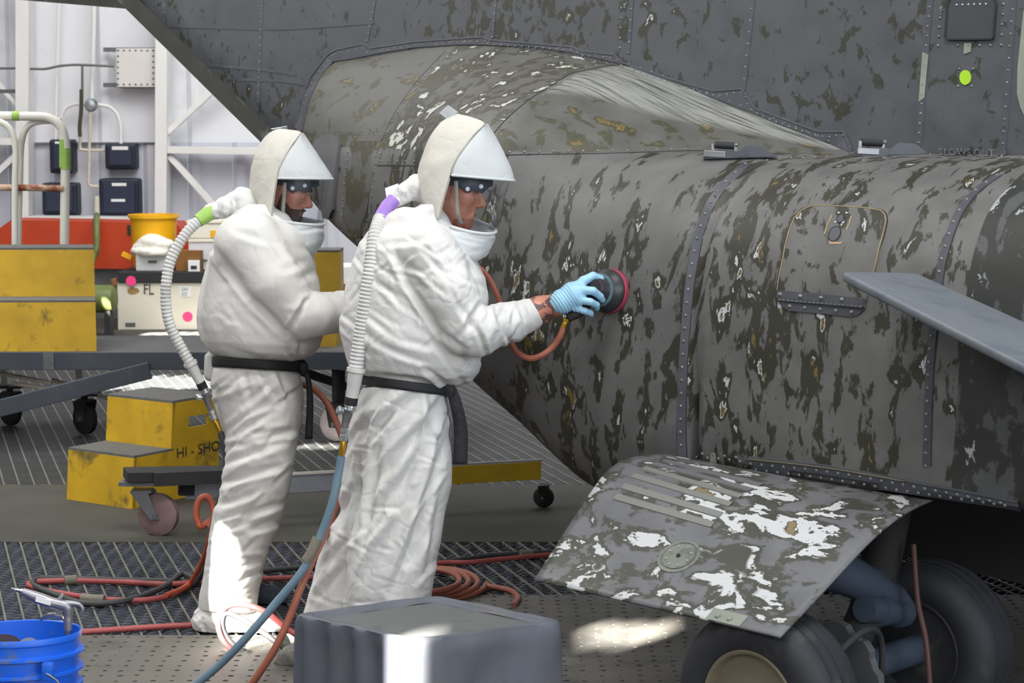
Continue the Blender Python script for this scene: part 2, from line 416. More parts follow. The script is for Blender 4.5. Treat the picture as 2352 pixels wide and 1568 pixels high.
def resample(pl, n):
    pl = [p for i, p in enumerate(pl) if i == 0 or abs(p[0]-pl[i-1][0])+abs(p[1]-pl[i-1][1]) > 1e-5]
    c = [Vector((a, b, 0)) for a, b in pl]; c = crom(c, 8); L = [0]
    for i in range(1, len(c)): L.append(L[-1]+(c[i]-c[i-1]).length)
    t = np.linspace(0, L[-1], n); return np.stack([np.interp(t, L, [p.x for p in c]), np.interp(t, L, [p.y for p in c])], 1)
ST = [  # station s, profile above the crease (o, z), profile below it
 (-2.80, [(-.06, 1.80), (-.05, 1.78), (-.05, 1.75)], [(-.05, 1.75), (-.05, 1.7), (-.06, 1.66), (-.10, 1.64)]),
 (-2.74, [(-.01, 1.96), (.05, 1.90), (.085, 1.82), (.09, 1.70)], [(.09, 1.70), (.085, 1.66), (.05, 1.60), (-.06, 1.57)]),
 (-2.62, [(.0, 2.105), (.06, 2.06), (.12, 1.97), (.15, 1.85), (.16, 1.70)], [(.16, 1.70), (.155, 1.62), (.10, 1.54), (-.08, 1.51)]),
 (-2.42, [(.0, 2.125), (.07, 2.08), (.14, 2.0), (.20, 1.88), (.225, 1.70)], [(.225, 1.70), (.22, 1.58), (.19, 1.48), (.12, 1.43), (-.1, 1.42)]),
 (-1.874, [(.0, 2.163), (.1, 2.08), (.185, 2.004), (.258, 1.923), (.322, 1.835), (.376, 1.70)], [(.376, 1.70), (.386, 1.6), (.380, 1.47), (.36, 1.34), (.31, 1.25), (.2, 1.205), (-.2, 1.20)]),
 (-.969, [(.0, 2.067), (.086, 2.059), (.187, 2.044), (.284, 2.026), (.376, 1.986), (.449, 1.954), (.503, 1.928), (.555, 1.9), (.609, 1.862), (.662, 1.81), (.70, 1.70)], [(.70, 1.70), (.72, 1.55), (.728, 1.4), (.72, 1.2), (.69, 1.02), (.62, .88), (.5, .80), (.3, .77), (-.2, .77)]),
 (-.45, [(.0, 1.915), (.2, 1.868), (.4, 1.80), (.5, 1.757), (.62, 1.70)], [(.62, 1.70), (.68, 1.62), (.715, 1.54), (.735, 1.4), (.742, 1.2), (.735, 1.0), (.71, .83), (.64, .66), (.52, .56), (.3, .53), (-.2, .53)]),
 (.0, [(.0, 1.774), (.2, 1.748), (.35, 1.735), (.50, 1.70)], [(.50, 1.70), (.558, 1.667), (.633, 1.611), (.666, 1.573), (.705, 1.493), (.724, 1.407), (.737, 1.32), (.741, 1.201), (.741, 1.077), (.732, .946), (.724, .858), (.69, .70), (.62, .56), (.3, .50), (-.2, .50)]),
 (.055, [(.0, 1.757), (.2, 1.74), (.35, 1.73), (.50, 1.70)], [(.50, 1.70), (.558, 1.667), (.633, 1.611), (.666, 1.573), (.705, 1.493), (.724, 1.407), (.737, 1.32), (.741, 1.201), (.741, 1.077), (.732, .946), (.724, .858), (.708, .77), (.70, .752), (.69, .748), (.66, .75)]),
 (.12, [(.0, 1.745), (.2, 1.737), (.35, 1.728), (.50, 1.70)], [(.50, 1.70), (.558, 1.667), (.633, 1.611), (.666, 1.573), (.705, 1.493), (.724, 1.407), (.737, 1.32), (.741, 1.201), (.741, 1.077), (.732, .946), (.724, .858), (.708, .77), (.70, .752), (.69, .748), (.66, .75)]),
 (.889, [(.0, 1.742), (.2, 1.734), (.33, 1.722), (.42, 1.70)], [(.42, 1.70), (.516, 1.652), (.581, 1.615), (.633, 1.567), (.679, 1.48), (.702, 1.388), (.716, 1.179), (.715, 1.072), (.712, .93), (.71, .857), (.705, .77), (.70, .752), (.69, .748), (.66, .75)]),
 (2.3, [(.0, 1.742), (.2, 1.734), (.33, 1.722), (.42, 1.70)], [(.42, 1.70), (.516, 1.652), (.581, 1.615), (.633, 1.567), (.679, 1.48), (.702, 1.388), (.716, 1.179), (.715, 1.072), (.712, .93), (.71, .857), (.705, .77), (.70, .752), (.69, .748), (.66, .75)]),
]
def resplit(st):
    s, up, lo = st; pl = up + lo[1:]; zs_ = min(1.745, up[0][1]-.006); out = []
    for i in range(len(pl)-1):
        if pl[i][1] >= zs_ > pl[i+1][1]:
            q = (pl[i][1]-zs_)/(pl[i][1]-pl[i+1][1]); m = (pl[i][0]+(pl[i+1][0]-pl[i][0])*q, zs_); break
    a = [p for p in pl[:i+1] if p[1] > zs_+1e-6]; b = pl[i+1:]
    if len(a) == 1: a.append(((a[0][0]+m[0])/2, (a[0][1]+m[1])/2))
    return (s, a+[m], [m]+b)
ST = [resplit(t) for t in ST]
NU, NL = 26, 60
SS = [t[0] for t in ST]
UPR = np.array([resample(t[1], NU).ravel() for t in ST]); LOW = np.array([resample(t[2], NL).ravel() for t in ST])
def skin(s0, s1, n, tab, m):
    ss = np.linspace(s0, s1, n); g = pchip(SS, tab, ss).reshape(n, m, 2); vs = []; uv = []
    for i, s in enumerate(ss):
        L = 0
        for j in range(m):
            o, z = g[i, j]
            if j: L += math.hypot(o-g[i, j-1, 0], z-g[i, j-1, 1])
            vs.append(W(s, o, z)); uv.append((s, -L))
    fs = [(i*m+j, i*m+j+1, (i+1)*m+j+1, (i+1)*m+j) for i in range(n-1) for j in range(m-1)]
    return vs, fs, uv
GREY = lin(95, 95, 95); GREY2 = lin(70, 73, 78); OLV = lin(44, 44, 36); 
def streaks(nt, uv, c):
    mp = N_(nt, 'ShaderNodeMapping'); L_(nt, uv, mp.inputs[0]); mp.inputs['Scale'].default_value = (.5, 9, 1); mp.inputs['Rotation'].default_value = (0, 0, 0)
    n = noise(nt, mp.outputs[0], 7, 4, .6, .2)
    sp = N_(nt, 'ShaderNodeSeparateXYZ'); L_(nt, uv, sp.inputs[0])
    a = mth(nt, 'ADD', mth(nt, 'MULTIPLY', sp.outputs[1], -1.0), mth(nt, 'MULTIPLY', sp.outputs[0], .42))   # distance from the joint with the fuselage
    g = ramp(nt, a, [(.0, (1, 1, 1)), (.04, (1, 1, 1)), (.09, (0, 0, 0))]).outputs[0]
    s_ = N_(nt, 'ShaderNodeMapRange'); L_(nt, sp.outputs[0], s_.inputs[0]); s_.inputs[1].default_value = -.97; s_.inputs[2].default_value = -.94
    col = ramp(nt, n, [(.38, lin(78, 80, 78)), (.56, lin(140, 142, 138)), (.7, lin(104, 106, 102))]).outputs[0]
    return mixc(nt, mth(nt, 'MULTIPLY', g, s_.outputs[0]), c, col)
M['sponson'] = paint('sponson_paint', GREY, OLV, 1.25, .52, 14.0, .517, .638, .46, seed=2.0, rot=.25)
M['fairing'] = paint('fairing_paint', lin(86, 86, 83), lin(62, 62, 50), .75, 1.0, 12.0, .53, .625, .47, white=lin(112, 98, 56), seed=5.0, streak=streaks, rot=-.5)
M['fuselage'] = paint('fuselage_paint', GREY2, lin(41, 43, 34), 1.0, .72, 17.0, .57, .70, .52, seed=9.0)
M['gear_door'] = paint('gear_door_paint', lin(98, 99, 103), lin(60, 61, 55), .8, 1.0, 8.6, .46, .55, .40, white=lin(184, 187, 190), tan=lin(122, 108, 78), seed=4.0, white_big=True, rot=.6)
M['fairing_mid'] = paint('fairing_mid_paint', lin(89, 89, 86), lin(61, 61, 51), .8, 1.1, 14.0, .47, .60, .44, white=lin(186, 188, 184), tan=lin(110, 96, 52), seed=21, white_big=True, rot=-.5)
M['nose'] = paint('sponson_nose_paint', lin(74, 76, 78), lin(40, 42, 40), 1.1, .7, 11.0, .42, .60, .46, white=lin(150, 154, 156), seed=31, white_big=True, rot=.4)
M['bare_grey'] = simple('plain_grey_paint', lin(76, 79, 86), .5, var=.1, scale=6, bmp=.05, dirt=lin(64, 68, 76), dirt_amt=.55)
M['strip_grey'] = simple('rivet_strip_grey', lin(68, 70, 78), .5, var=.12, scale=12, bmp=.04)
M['rivet'] = simple('rivet_head', lin(118, 120, 118), .42, .55, var=.25, scale=40, bmp=0)
M['primer'] = simple('pale_primer', lin(128, 134, 124), .6, var=.08, bmp=.03)
M['under_shade'] = simple('under_shade_paint', lin(56, 58, 52), .6, var=.22, scale=7, bmp=.08, dirt=lin(104, 106, 102), dirt_amt=.60, dirt_scale=6)  # shade of downward faces put into the dark base colour
M['black_rubber'] = simple('black_rubber', lin(38, 39, 42), .75, var=.15, scale=8, bmp=.06, dirt=lin(62, 62, 64), dirt_amt=.56)
M['tyre'] = simple('tyre_rubber', lin(36, 38, 44), .7, var=.15, scale=8, bmp=.06, dirt=lin(66, 66, 66), dirt_amt=.56)
M['chrome'] = simple('bright_metal', lin(200, 200, 200), .25, 1.0, var=.05, bmp=0)
M['steel'] = simple('worn_steel', lin(140, 142, 146), .42, .8, var=.12, scale=14, bmp=.04)
M['wheel_metal'] = simple('wheel_cream', lin(118, 112, 94), .5, .1, var=.12, scale=10, bmp=.05, dirt=lin(84, 78, 66), dirt_amt=.58)
M['strut'] = simple('strut_grey', lin(66, 76, 92), .4, .15, var=.08, bmp=.03)
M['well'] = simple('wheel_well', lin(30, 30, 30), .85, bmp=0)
M['lime'] = simple('lime_green', lin(160, 205, 45), .35, var=.1, bmp=0)
M['hinge'] = simple('hinge_metal', lin(90, 92, 94), .45, .5, var=.15, scale=30, bmp=.05)
M['seal'] = simple('tan_seal', lin(140, 126, 92), .6, var=.2, scale=20, bmp=.05)
M['gap'] = simple('panel_gap', lin(38, 39, 42), .8, bmp=0)

air = empty('aircraft', W(0, -1, 0), 'half-sanded grey and olive aircraft with bulging side sponson, open wheel door and sloping tail', 'aircraft')
v, f, uv = skin(-2.80, .055, 120, UPR, NU); fairing = mk('upper_fairing', v, f, M['fairing'], air, uv=uv)
fairing.data.materials.append(M['fairing_mid'])
for p_ in fairing.data.polygons:
    u_ = sum(uv[i][0] for i in p_.vertices)/len(p_.vertices); w_ = sum(uv[i][1] for i in p_.vertices)/len(p_.vertices)
    if -1.86 < u_ < -.97: p_.material_index = 1
v1, f1, uv1 = skin(.055, 2.3, 30, UPR, NU); v2, f2, uv2 = skin(-2.80, 2.3, 200, LOW, NL)
uv2 = [(a, b-.75) for a, b in uv2]
n1 = len(v1); sponson = mk('sponson', v1+v2, f1+[tuple(i+n1 for i in q) for q in f2], M['sponson'], air, uv=uv1+uv2)
sponson.data.materials.append(M['nose'])
for p_ in sponson.data.polygons:
    if p_.index >= len(f1) and W(0, 0, 0) and sum((uv1+uv2)[i][0] for i in p_.vertices)/len(p_.vertices) > 1.0: p_.material_index = 1
# fuselage side: plate above and behind the sponson, with the sloping lower edge of the ramp
def zlow(s):
    return float(np.interp(s, [-5.2, -4.1, -3.0, -2.6, -2, -1, -.2, 3], [3.09, 2.44, 1.79, 1.56, 1.32, .9, .5, .45]))
ns, nz = 90, 26; vs = []; uv = []
for i in range(ns):
    s = -5.2 + 8.0*i/(ns-1)
    for j in range(nz):
        z = zlow(s) + (4.2-zlow(s))*j/(nz-1); o = 0.0
        if j == 0: o = -.03
        vs.append(W(s, o, z)); uv.append((s, z))
fs = [(i*nz+j, i*nz+nz+j, i*nz+nz+j+1, i*nz+j+1) for i in range(ns-1) for j in range(nz-1)]
fus = mk('fuselage_side', vs, fs, M['fuselage'], air, uv=uv)
# bevelled lower edge of the ramp and the belly behind it, shade put into their colour
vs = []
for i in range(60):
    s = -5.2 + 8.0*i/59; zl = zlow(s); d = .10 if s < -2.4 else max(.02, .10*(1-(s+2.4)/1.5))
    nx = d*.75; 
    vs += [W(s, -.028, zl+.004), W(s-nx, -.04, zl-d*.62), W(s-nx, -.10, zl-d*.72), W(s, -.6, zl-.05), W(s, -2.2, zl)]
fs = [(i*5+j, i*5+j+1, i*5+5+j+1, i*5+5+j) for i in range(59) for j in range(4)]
mk('ramp_edge', vs, fs, M['under_shade'], air, angle=30)
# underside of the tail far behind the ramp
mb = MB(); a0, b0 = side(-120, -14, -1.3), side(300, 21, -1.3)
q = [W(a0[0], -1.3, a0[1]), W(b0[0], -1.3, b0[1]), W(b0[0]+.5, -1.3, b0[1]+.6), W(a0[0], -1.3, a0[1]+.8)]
mb.prism(q, NN*-.9).build('tail_underside', M['under_shade'], air, False)

# ---- everything on the skin is placed by shooting pixels of the photograph at it
dg = bpy.context.evaluated_depsgraph_get()
def bvh_of(objs):
    V_, F_ = [], []
    for o in objs:
        n = len(V_); V_ += [o.matrix_world @ v.co for v in o.data.vertices]; F_ += [[i+n for i in p.vertices] for p in o.data.polygons]
    return BVHTree.FromPolygons(V_, F_)
bpy.context.view_layer.update()
SKIN = bvh_of([fairing, sponson, fus]); BODYB = bvh_of([sponson, fairing]); SIDEB = bvh_of([fus])
def hit(px, py, tree=None):
    d = ray(px, py).normalized(); p, n, i, t = (tree or SKIN).ray_cast(CC, d)
    if p is None: return None, None
    if n.dot(d) > 0: n = -n
    return p, n
def resample_px(pl, step, smooth=True):
    c = [Vector((a, b, 0)) for a, b in pl]
    if smooth and len(c) > 2: c = crom(c, 6)
    L = [0]
    for i in range(1, len(c)): L.append(L[-1]+(c[i]-c[i-1]).length)
    k = max(1, int(round(L[-1]/step))); t = np.linspace(0, L[-1], k+1)
    return list(zip(np.interp(t, L, [p.x for p in c]), np.interp(t, L, [p.y for p in c])))
def rivet_row(parent, lines, step, r=.0052, tree=None, name='rivet_row', mat=None, lift=.0015):
    """low domed rivet heads sitting on the skin along pixel lines"""
    mb = MB()
    for pl in lines:
        for x, y in resample_px(pl, step):
            p, n = hit(x, y, tree)
            if p is None: continue
            mb.lathe(p + n*(lift-.001), n, [(r, 0), (r*.92, r*.35), (r*.55, r*.62), (0, r*.7)], 8)
    if mb.v: return mb.build(name, mat or M['rivet'], parent, True, 'stuff', angle=50)
def strip(parent, name, pl, wpx, mat, lift=.002, thick=.003, tree=None, step=10, smooth=True, closed=False):
    """a thin strip (lap joint, seam, seal) lying on the skin along a pixel line"""
    pts = resample_px(pl, step, smooth); pn = []
    for x, y in pts:
        p, n = hit(x, y, tree)
        if p is not None: pn.append((p, n))
    if len(pn) < 2: return None
    vs = []; fs = []
    for i, (p, n) in enumerate(pn):
        t = (pn[min(i+1, len(pn)-1)][0]-pn[max(i-1, 0)][0]).normalized(); b = n.cross(t).normalized(); w = wpx*p.y/F/2
        vs += [p-b*w-n*.002, p-b*w*.9+n*(lift+thick), p+b*w*.9+n*(lift+thick), p+b*w-n*.002]
    for i in range(len(pn)-1):
        for k in range(3): fs.append((i*4+k, i*4+k+1, i*4+4+k+1, i*4+4+k))
    return mk(name, vs, fs, mat, parent, angle=40)
def patch(parent, name, poly, mat, lift=.003, tree=None, edge=.004, holes=None):
    """a thin plate with the outline of a pixel polygon, lying on the skin"""
    c = []; ns_ = Vector()
    mx, my = sum(x for x, y in poly)/len(poly), sum(y for x, y in poly)/len(poly); fixed = []
    for x, y in poly:
        for q in (1, .96, .92, .88, .84, .78, .7, .6):                   # pull in points that fall off the skin
            p, n = hit(mx+(x-mx)*q, my+(y-my)*q, tree)
            if p is not None: break
        if p is None: return None
        c.append((p, n)); ns_ += n; fixed.append((mx+(x-mx)*q, my+(y-my)*q))
    poly = fixed; cx = sum(x for x, y in poly)/len(poly); cy = sum(y for x, y in poly)/len(poly); k = len(poly); vs = []; fs = []; uv = []
    NR = 6
    for r in range(NR+1):
        for x, y in poly:
            q = r/NR; p, n = hit(cx+(x-cx)*q, cy+(y-cy)*q, tree)
            if p is None: p, n = c[0]
            vs.append(p+n*lift); uv.append(((cx+(x-cx)*q)/660, -(cy+(y-cy)*q)/660))
    for r in range(NR):
        for i in range(k): fs.append((r*k+i, r*k+(i+1) % k, (r+1)*k+(i+1) % k, (r+1)*k+i))
    b = len(vs)
    for p, n in c: vs.append(p-n*.003); uv.append((0, 0))
    for i in range(k): fs.append((NR*k+i, NR*k+(i+1) % k, b+(i+1) % k, b+i))
    return mk(name, vs, fs, mat, parent, uv=uv, angle=40)
# flange of the fairing where it meets the fuselage side, following its stepped outline
FL_IN = [(696, 300), (707, 241), (734, 180), (765, 141), (800, 137), (880, 121), (956, 109), (1071, 102), (1224, 107), (1320, 122), (1423, 146), (1549, 190), (1700, 248), (1850, 308), (1955, 352)]
FL_OUT = [(681, 296), (690, 238), (716, 176), (752, 128), (772, 116), (834, 102), (852, 112), (960, 96), (1110, 86), (1122, 92), (1180, 97), (1315, 108), (1336, 118), (1410, 126), (1432, 145), (1526, 178), (1640, 210), (1705, 205), (1736, 250), (1880, 303), (1938, 303), (1957, 345)]
def band(parent, name, a, b, mat, lift=.003, tree=None, n=80):
    pa = resample_px(a, 1e9 if n is None else 4, False); pb = resample_px(b, 4, False); vs = []; fs = []
    for i in range(n+1):
        u = i/n; xa = pa[int(u*(len(pa)-1))]; xb = pb[int(u*(len(pb)-1))]
        for q in (0, .5, 1, 1.0):
            for dn in range(0, 24, 3):
                p, nn = hit(xa[0]+(xb[0]-xa[0])*q, xa[1]+(xb[1]-xa[1])*q-dn, tree)
                if p is not None: break
            vs.append(p+nn*lift)
        vs[-1] = vs[-1]-nn*(lift+.004)
    for i in range(n):
        for k in range(3): fs.append((i*4+k, i*4+k+1, i*4+5+k, i*4+4+k))
    return mk(name, vs, fs, mat, parent, angle=30)
flange = band(fus, 'fairing_flange', FL_OUT, FL_IN, M['strip_grey'], .004)
rivet_row(fus, [[(x, y+9) for x, y in FL_OUT[4:]], [(x+8, y+4) for x, y in FL_OUT[:5]]], 16, .0045, lift=.004)
rivet_row(fus, [[(x, y-7) for x, y in FL_IN[5:]]], 27, .004, lift=.004)
strip(fus, 'flange_bead', [(x, y-1) for x, y in FL_OUT], 4, M['bare_grey'], .005, .002, step=6, smooth=False)
# vertical lap joints with rivets on the fuselage side
for pl, st, w in (([(1729, -6), (1718, 100), (1707, 208)], 27, 15), ([(2137, -6), (2124, 150), (2108, 350)], 22, 17), ([(2328, -6), (2319, 116), (2302, 358)], 29, 20),
                  ([(602, -4), (597, 120), (592, 270)], 18, 12), ([(862, -4), (853, 45), (843, 94)], 18, 10), ([(376, -4), (380, 80)], 18, 14), ([(1139, -4), (1131, 86)], 20, 9), ([(1452, -4), (1446, 90), (1443, 122)], 24, 10)):
    j = strip(fus, 'lap_joint', pl, w, M['strip_grey'], .0015, .001)
    if j: rivet_row(fus, [pl], st, .0048, lift=.0025)
for pl in ([(385, 60), (640, 66), (860, 52)], [(470, 150), (600, 160), (680, 172)], [(520, 182), (640, 186), (712, 196)]):
    strip(fus, 'lap_joint', pl, 7, M['strip_grey'], .0012, .001)
rivet_row(fus, [[(2137, 354), (2300, 360)], [(2300, 104), (2200, 104)], [(2155, 105), (2161, 20)], [(2299, 103), (2305, 10)], [(1428, -4), (1424, 110)]], 23, .0052)
rivet_row(fus, [[(2325, 363), (2350, 364)]], 18, .0065)
rivet_row(fus, [[(2203, 158), (2235, 158)], [(2201, 198), (2232, 198)]], 31, .0045)
wp = patch(air, 'escape_window', [(2187, -2), (2282, -2), (2289, 6), (2288, 30), (2283, 86), (2280, 89), (2176, 90), (2173, 86), (2178, 8)], simple('window_cover', lin(56, 58, 63), .45, var=.06, bmp=.03), .008)
strip(wp, 'window_seal', [(2186, -2), (2179, 8), (2173, 88), (2177, 91), (2280, 90), (2284, 86), (2290, 8), (2284, -2)], 4, M['gap'], .008, .003, step=5, smooth=False)
rivet_row(wp, [[(2200, 12), (2267, 10)]], 13, .004, mat=M['chrome'], lift=.009)
patch(fus, 'primer_strip', [(2120, 120), (2133, 126), (2124, 225), (2111, 234)], M['primer'], .004)
patch(fus, 'primer_strip', [(2215, 99), (2231, 99), (2230, 119), (2214, 125)], M['primer'], .003)
patch(fus, 'primer_strip', [(2356, -8), (2400, -8), (2400, 270), (2353, 264), (2345, 248), (2337, 215), (2338, 160), (2346, 80)], M['primer'], .004)
cap = patch(fus, 'green_fuel_cap', [(2218+13*math.cos(a), 178+17*math.sin(a)) for a in [math.tau*i/20 for i in range(20)]], M['lime'], .004)
# stencilled letters on the fuselage side
M['stencil'] = simple('stencil_paint', lin(110, 114, 117), .6, var=.25, scale=30, bmp=0, dirt=lin(70, 74, 80), dirt_amt=.50, dirt_scale=30)
def text_geo(txt, size=1.0):
    cu = bpy.data.curves.new('t', 'FONT'); cu.body = txt; cu.size = size; cu.resolution_u = 3
    o = bpy.data.objects.new('t', cu); COL.objects.link(o); bpy.context.view_layer.update()
    me = bpy.data.meshes.new_from_object(o.evaluated_get(bpy.context.evaluated_depsgraph_get()))
    v = [x.co.copy() for x in me.vertices]; f = [tuple(p.vertices) for p in me.polygons]
    bpy.data.objects.remove(o); bpy.data.curves.remove(cu); bpy.data.meshes.remove(me); return v, f
def skin_text(parent, name, txt, a, b, hpx, tree=None):
    """letters laid on the skin, baseline from pixel a to pixel b"""
    v, f = text_geo(txt); x0 = min(p.x for p in v); x1 = max(p.x for p in v); y1 = max(p.y for p in v); out = []
    for p in v:
        u = (p.x-x0)/(x1-x0); q, n = hit(a[0]+(b[0]-a[0])*u, a[1]+(b[1]-a[1])*u - p.y/y1*hpx, tree); out.append(q+n*.0025)
    return mk(name, out, f, M['stencil'], parent, False, kind='stuff' if len(txt) > 1 else None)
skin_text(fus, 'stencil_lettering', 'BLOWS OUT', (2157, 358), (2284, 361), 18)
skin_text(fus, 'stencil_letter', 'F', (2160, 34), (2168, 34), 20)
skin_text(fus, 'stencil_letter', 'L', (2125, 67), (2134, 67), -8)
skin_text(fus, 'stencil_letter', 'F', (2306, 302), (2316, 302), 20)

# ---- panel joints and rivets of fairing and sponson
F1 = [(1424, 149), (1391, 152), (1350, 160), (1310, 170), (1270, 194), (1214, 230), (1165, 272), (1140, 300), (1120, 330)]
j = strip(fairing, 'panel_joint', F1, 3, M['gap'], .0005, .001, BODYB, 6)
rivet_row(fairing, [[(x-5, y-6) for x, y in F1], [(x+6, y+7) for x, y in F1]], 25, .0052, BODYB)
strip(fairing, 'panel_joint', [(1060, 362), (1165, 356), (1400, 352), (1600, 346), (1720, 350)], 3, M['gap'], .0005, .001, BODYB, 8)
rivet_row(fairing, [[(1070, 355), (1165, 349), (1400, 346), (1610, 341)]], 33, .0055, BODYB)
F2 = [(1030, 118), (998, 150), (960, 192), (927, 238), (897, 289), (882, 328), (872, 352)]
rivet_row(fairing, [F2], 27, .0052, BODYB)
strip(fairing, 'panel_joint', [(x-7, y) for x, y in F2], 2, M['strip_grey'], .0005, .001, BODYB, 8)
strip(sponson, 'panel_joint', [(866, 380), (1000, 381)], 3, M['gap'], .0005, .001, BODYB, 8)
rivet_row(sponson, [[(874, 370), (990, 371)]], 21, .005, BODYB)
rivet_row(sponson, [[(870, 390), (990, 392)], [(752, 300), (885, 301)], [(752, 309), (885, 310)]], 8, .0028)
slim = patch(air, 'slim_access_panel', [(807, 324), (864, 324), (858, 400), (846, 470), (830, 545), (806, 588), (792, 560), (788, 500), (796, 400)], paint('slim_panel_paint', lin(84, 84, 82), lin(62, 60, 46), 1.2, .5, 11, .47, .72, .6, seed=7), .003, BODYB)
rivet_row(slim, [[(812, 332), (859, 332)], [(799, 350), (786, 500), (792, 566)], [(866, 340), (852, 470), (832, 560)]], 18, .0042, BODYB, lift=.003)
patch(sponson, 'smooth_blister', [(722, 340), (730, 324), (752, 312), (772, 312), (784, 330), (776, 400), (770, 480), (764, 545), (748, 500), (738, 440), (728, 390)], simple('blister_grey', lin(92, 93, 96), .5, var=.15, scale=7), .016, BODYB)
R1 = [(1712, 376), (1676, 409), (1657, 428), (1641, 450), (1625, 478), (1604, 536), (1591, 598), (1581, 661), (1573, 746), (1567, 835), (1564, 928), (1563, 990), (1565, 1052)]
R2 = [(2290, 402), (2245, 433), (2217, 463), (2193, 502), (2169, 572), (2154, 645), (2136, 810), (2131, 894), (2127, 1005), (2126, 1070)]
for pl in (R1, R2):
    j = strip(sponson, 'ring_joint', [(x+2, y) for x, y in pl], 22, M['strip_grey'], .0006, .0008, BODYB)
    rivet_row(sponson, [pl], 30, .0058, BODYB)
    strip(sponson, 'panel_joint', [(x+13, y) for x, y in pl], 2, M['gap'], .0004, .001, BODYB)
rivet_row(sponson, [[(1735, 372), (1800, 364), (1900, 360)], [(2300, 398), (2352, 384)]], 30, .005, BODYB)
# hinged access door on the sponson
DO = [(1786, 666), (1790, 635), (1797, 604), (1804, 565), (1814, 528), (1825, 502), (1843, 483), (1865, 474), (1890, 473), (1954, 476), (2000, 480), (2025, 485), (2034, 494), (2036, 507), (2028, 542), (2019, 574), (2010, 616), (2000, 650), (1988, 706)]
door = patch(air, 'access_door', DO + [(1790, 688)], paint('access_door_paint', GREY, OLV, 1.3, .7, 11, .56, .68, .5, seed=13, rot=-.3), .0035, BODYB)
strip(door, 'door_seal', DO[:-1], 2.6, M['seal'], .0035, .0012, BODYB, 6, False)
strip(door, 'panel_joint', [(x-(3 if x < 1850 else -3 if x > 2020 else 0), y-(2 if y < 500 else 0)) for x, y in DO[:-1]], 3, M['gap'], .0005, .001, BODYB, 6, False)
hp = patch(air, 'hinge_plate', [(1787, 689), (1797, 703), (1815, 714), (1852, 717), (1956, 727), (1973, 722), (1988, 709)], M['strip_grey'], .004, BODYB)
strip(door, 'stiffener', [(1786, 676), (1850, 681), (1985, 694)], 20, M['strip_grey'], .004, .0015, BODYB)
mb = MB(); hpts = [hit(1790+(1985-1790)*i/20, 689+(706-689)*i/20, BODYB) for i in range(21)]
for i in range(20):
    a, b = hpts[i], hpts[i+1]; mb.cyl(a[0]+a[1]*.006, a[0]+(b[0]-a[0])*.86+b[1]*.006, .0048, 8)
mb.build('piano_hinge', M['hinge'], door)
sc = lambda pts: [(1760+x*.185, 450+y*.185) for x, y in pts]
for q in sc([(180, 1225), (432, 1247), (690, 1268), (950, 1290)]): rivet_row(door, [[q, (q[0]+.1, q[1])]], 9, .0078, BODYB, 'hinge_bolt', lift=.0055)
for q in sc([(298, 1370), (487, 1390), (678, 1408), (872, 1425), (1069, 1443)]): rivet_row(hp, [[q, (q[0]+.1, q[1])]], 9, .007, BODYB, 'hinge_bolt', lift=.004)
for q in sc([(903, 215), (1001, 217), (862, 332), (957, 337)]): rivet_row(door, [[q, (q[0]+.1, q[1])]], 9, .0045, BODYB, 'latch_screw', M['chrome'], lift=.004)
for (cx, cy), rx, ry in ((sc([(930, 290)])[0], 8, 9.5), (sc([(858, 478)])[0], 14, 17)):
    el = [(cx+rx*math.cos(a)*.94-ry*.25*math.sin(a), cy+ry*math.sin(a)) for a in [math.tau*i/24 for i in range(25)]]
    lt = patch(door, 'latch_button', el[:-1], M['bare_grey'], .006, BODYB); strip(door, 'latch_ring', el, 2.2, M['gap'], .0055, .0012, BODYB, 4, False)
strip(door, 'latch_slot', sc([(825, 240), (770, 360), (730, 480)]), 5, M['seal'], .004, .001, BODYB, 4)
strip(door, 'latch_slot', sc([(1060, 260), (1035, 350), (1005, 430)]), 4, M['seal'], .004, .001, BODYB, 4)
patch(door, 'latch_base', sc([(780, 565), (860, 560), (890, 580), (940, 580), (970, 570), (930, 605), (800, 605)]), simple('bare_tan', lin(158, 134, 112), .6, bmp=0), .005, BODYB)
# riveted shelf above the wheel door, with the hinge line
TOPL = [(1722, 1050), (1902, 1070), (2100, 1106), (2251, 1134), (2340, 1152)]; HIN = [(1690, 1078), (1800, 1094), (1900, 1108), (2100, 1138), (2300, 1168), (2345, 1176)]
band(sponson, 'hinge_shelf', TOPL, HIN, M['strip_grey'], .006, BODYB)
strip(sponson, 'shelf_edge', TOPL, 5, M['bare_grey'], .006, .003, BODYB)
strip(sponson, 'shelf_seal', [(1722, 1052), (1902, 1073), (2080, 1104)], 2, M['seal'], .008, .002, BODYB)
rivet_row(sponson, [[(1726, 1064), (1905, 1083), (2100, 1117), (2300, 1154)]], 25, .0058, BODYB, lift=.006)
rivet_row(sponson, [[(1738, 1078), (1905, 1099), (2100, 1130), (2310, 1160)]], 25, .0052, BODYB, lift=.006)
rivet_row(sponson, [[(1600, 1050), (1660, 1054), (1700, 1060)], [(1613, 1042), (1690, 1050)]], 27, .0058, BODYB)
patch(sponson, 'primer_strip', [(1634, 1040), (1643, 1040), (1646, 1064), (1630, 1064)], M['primer'], .004, BODYB)

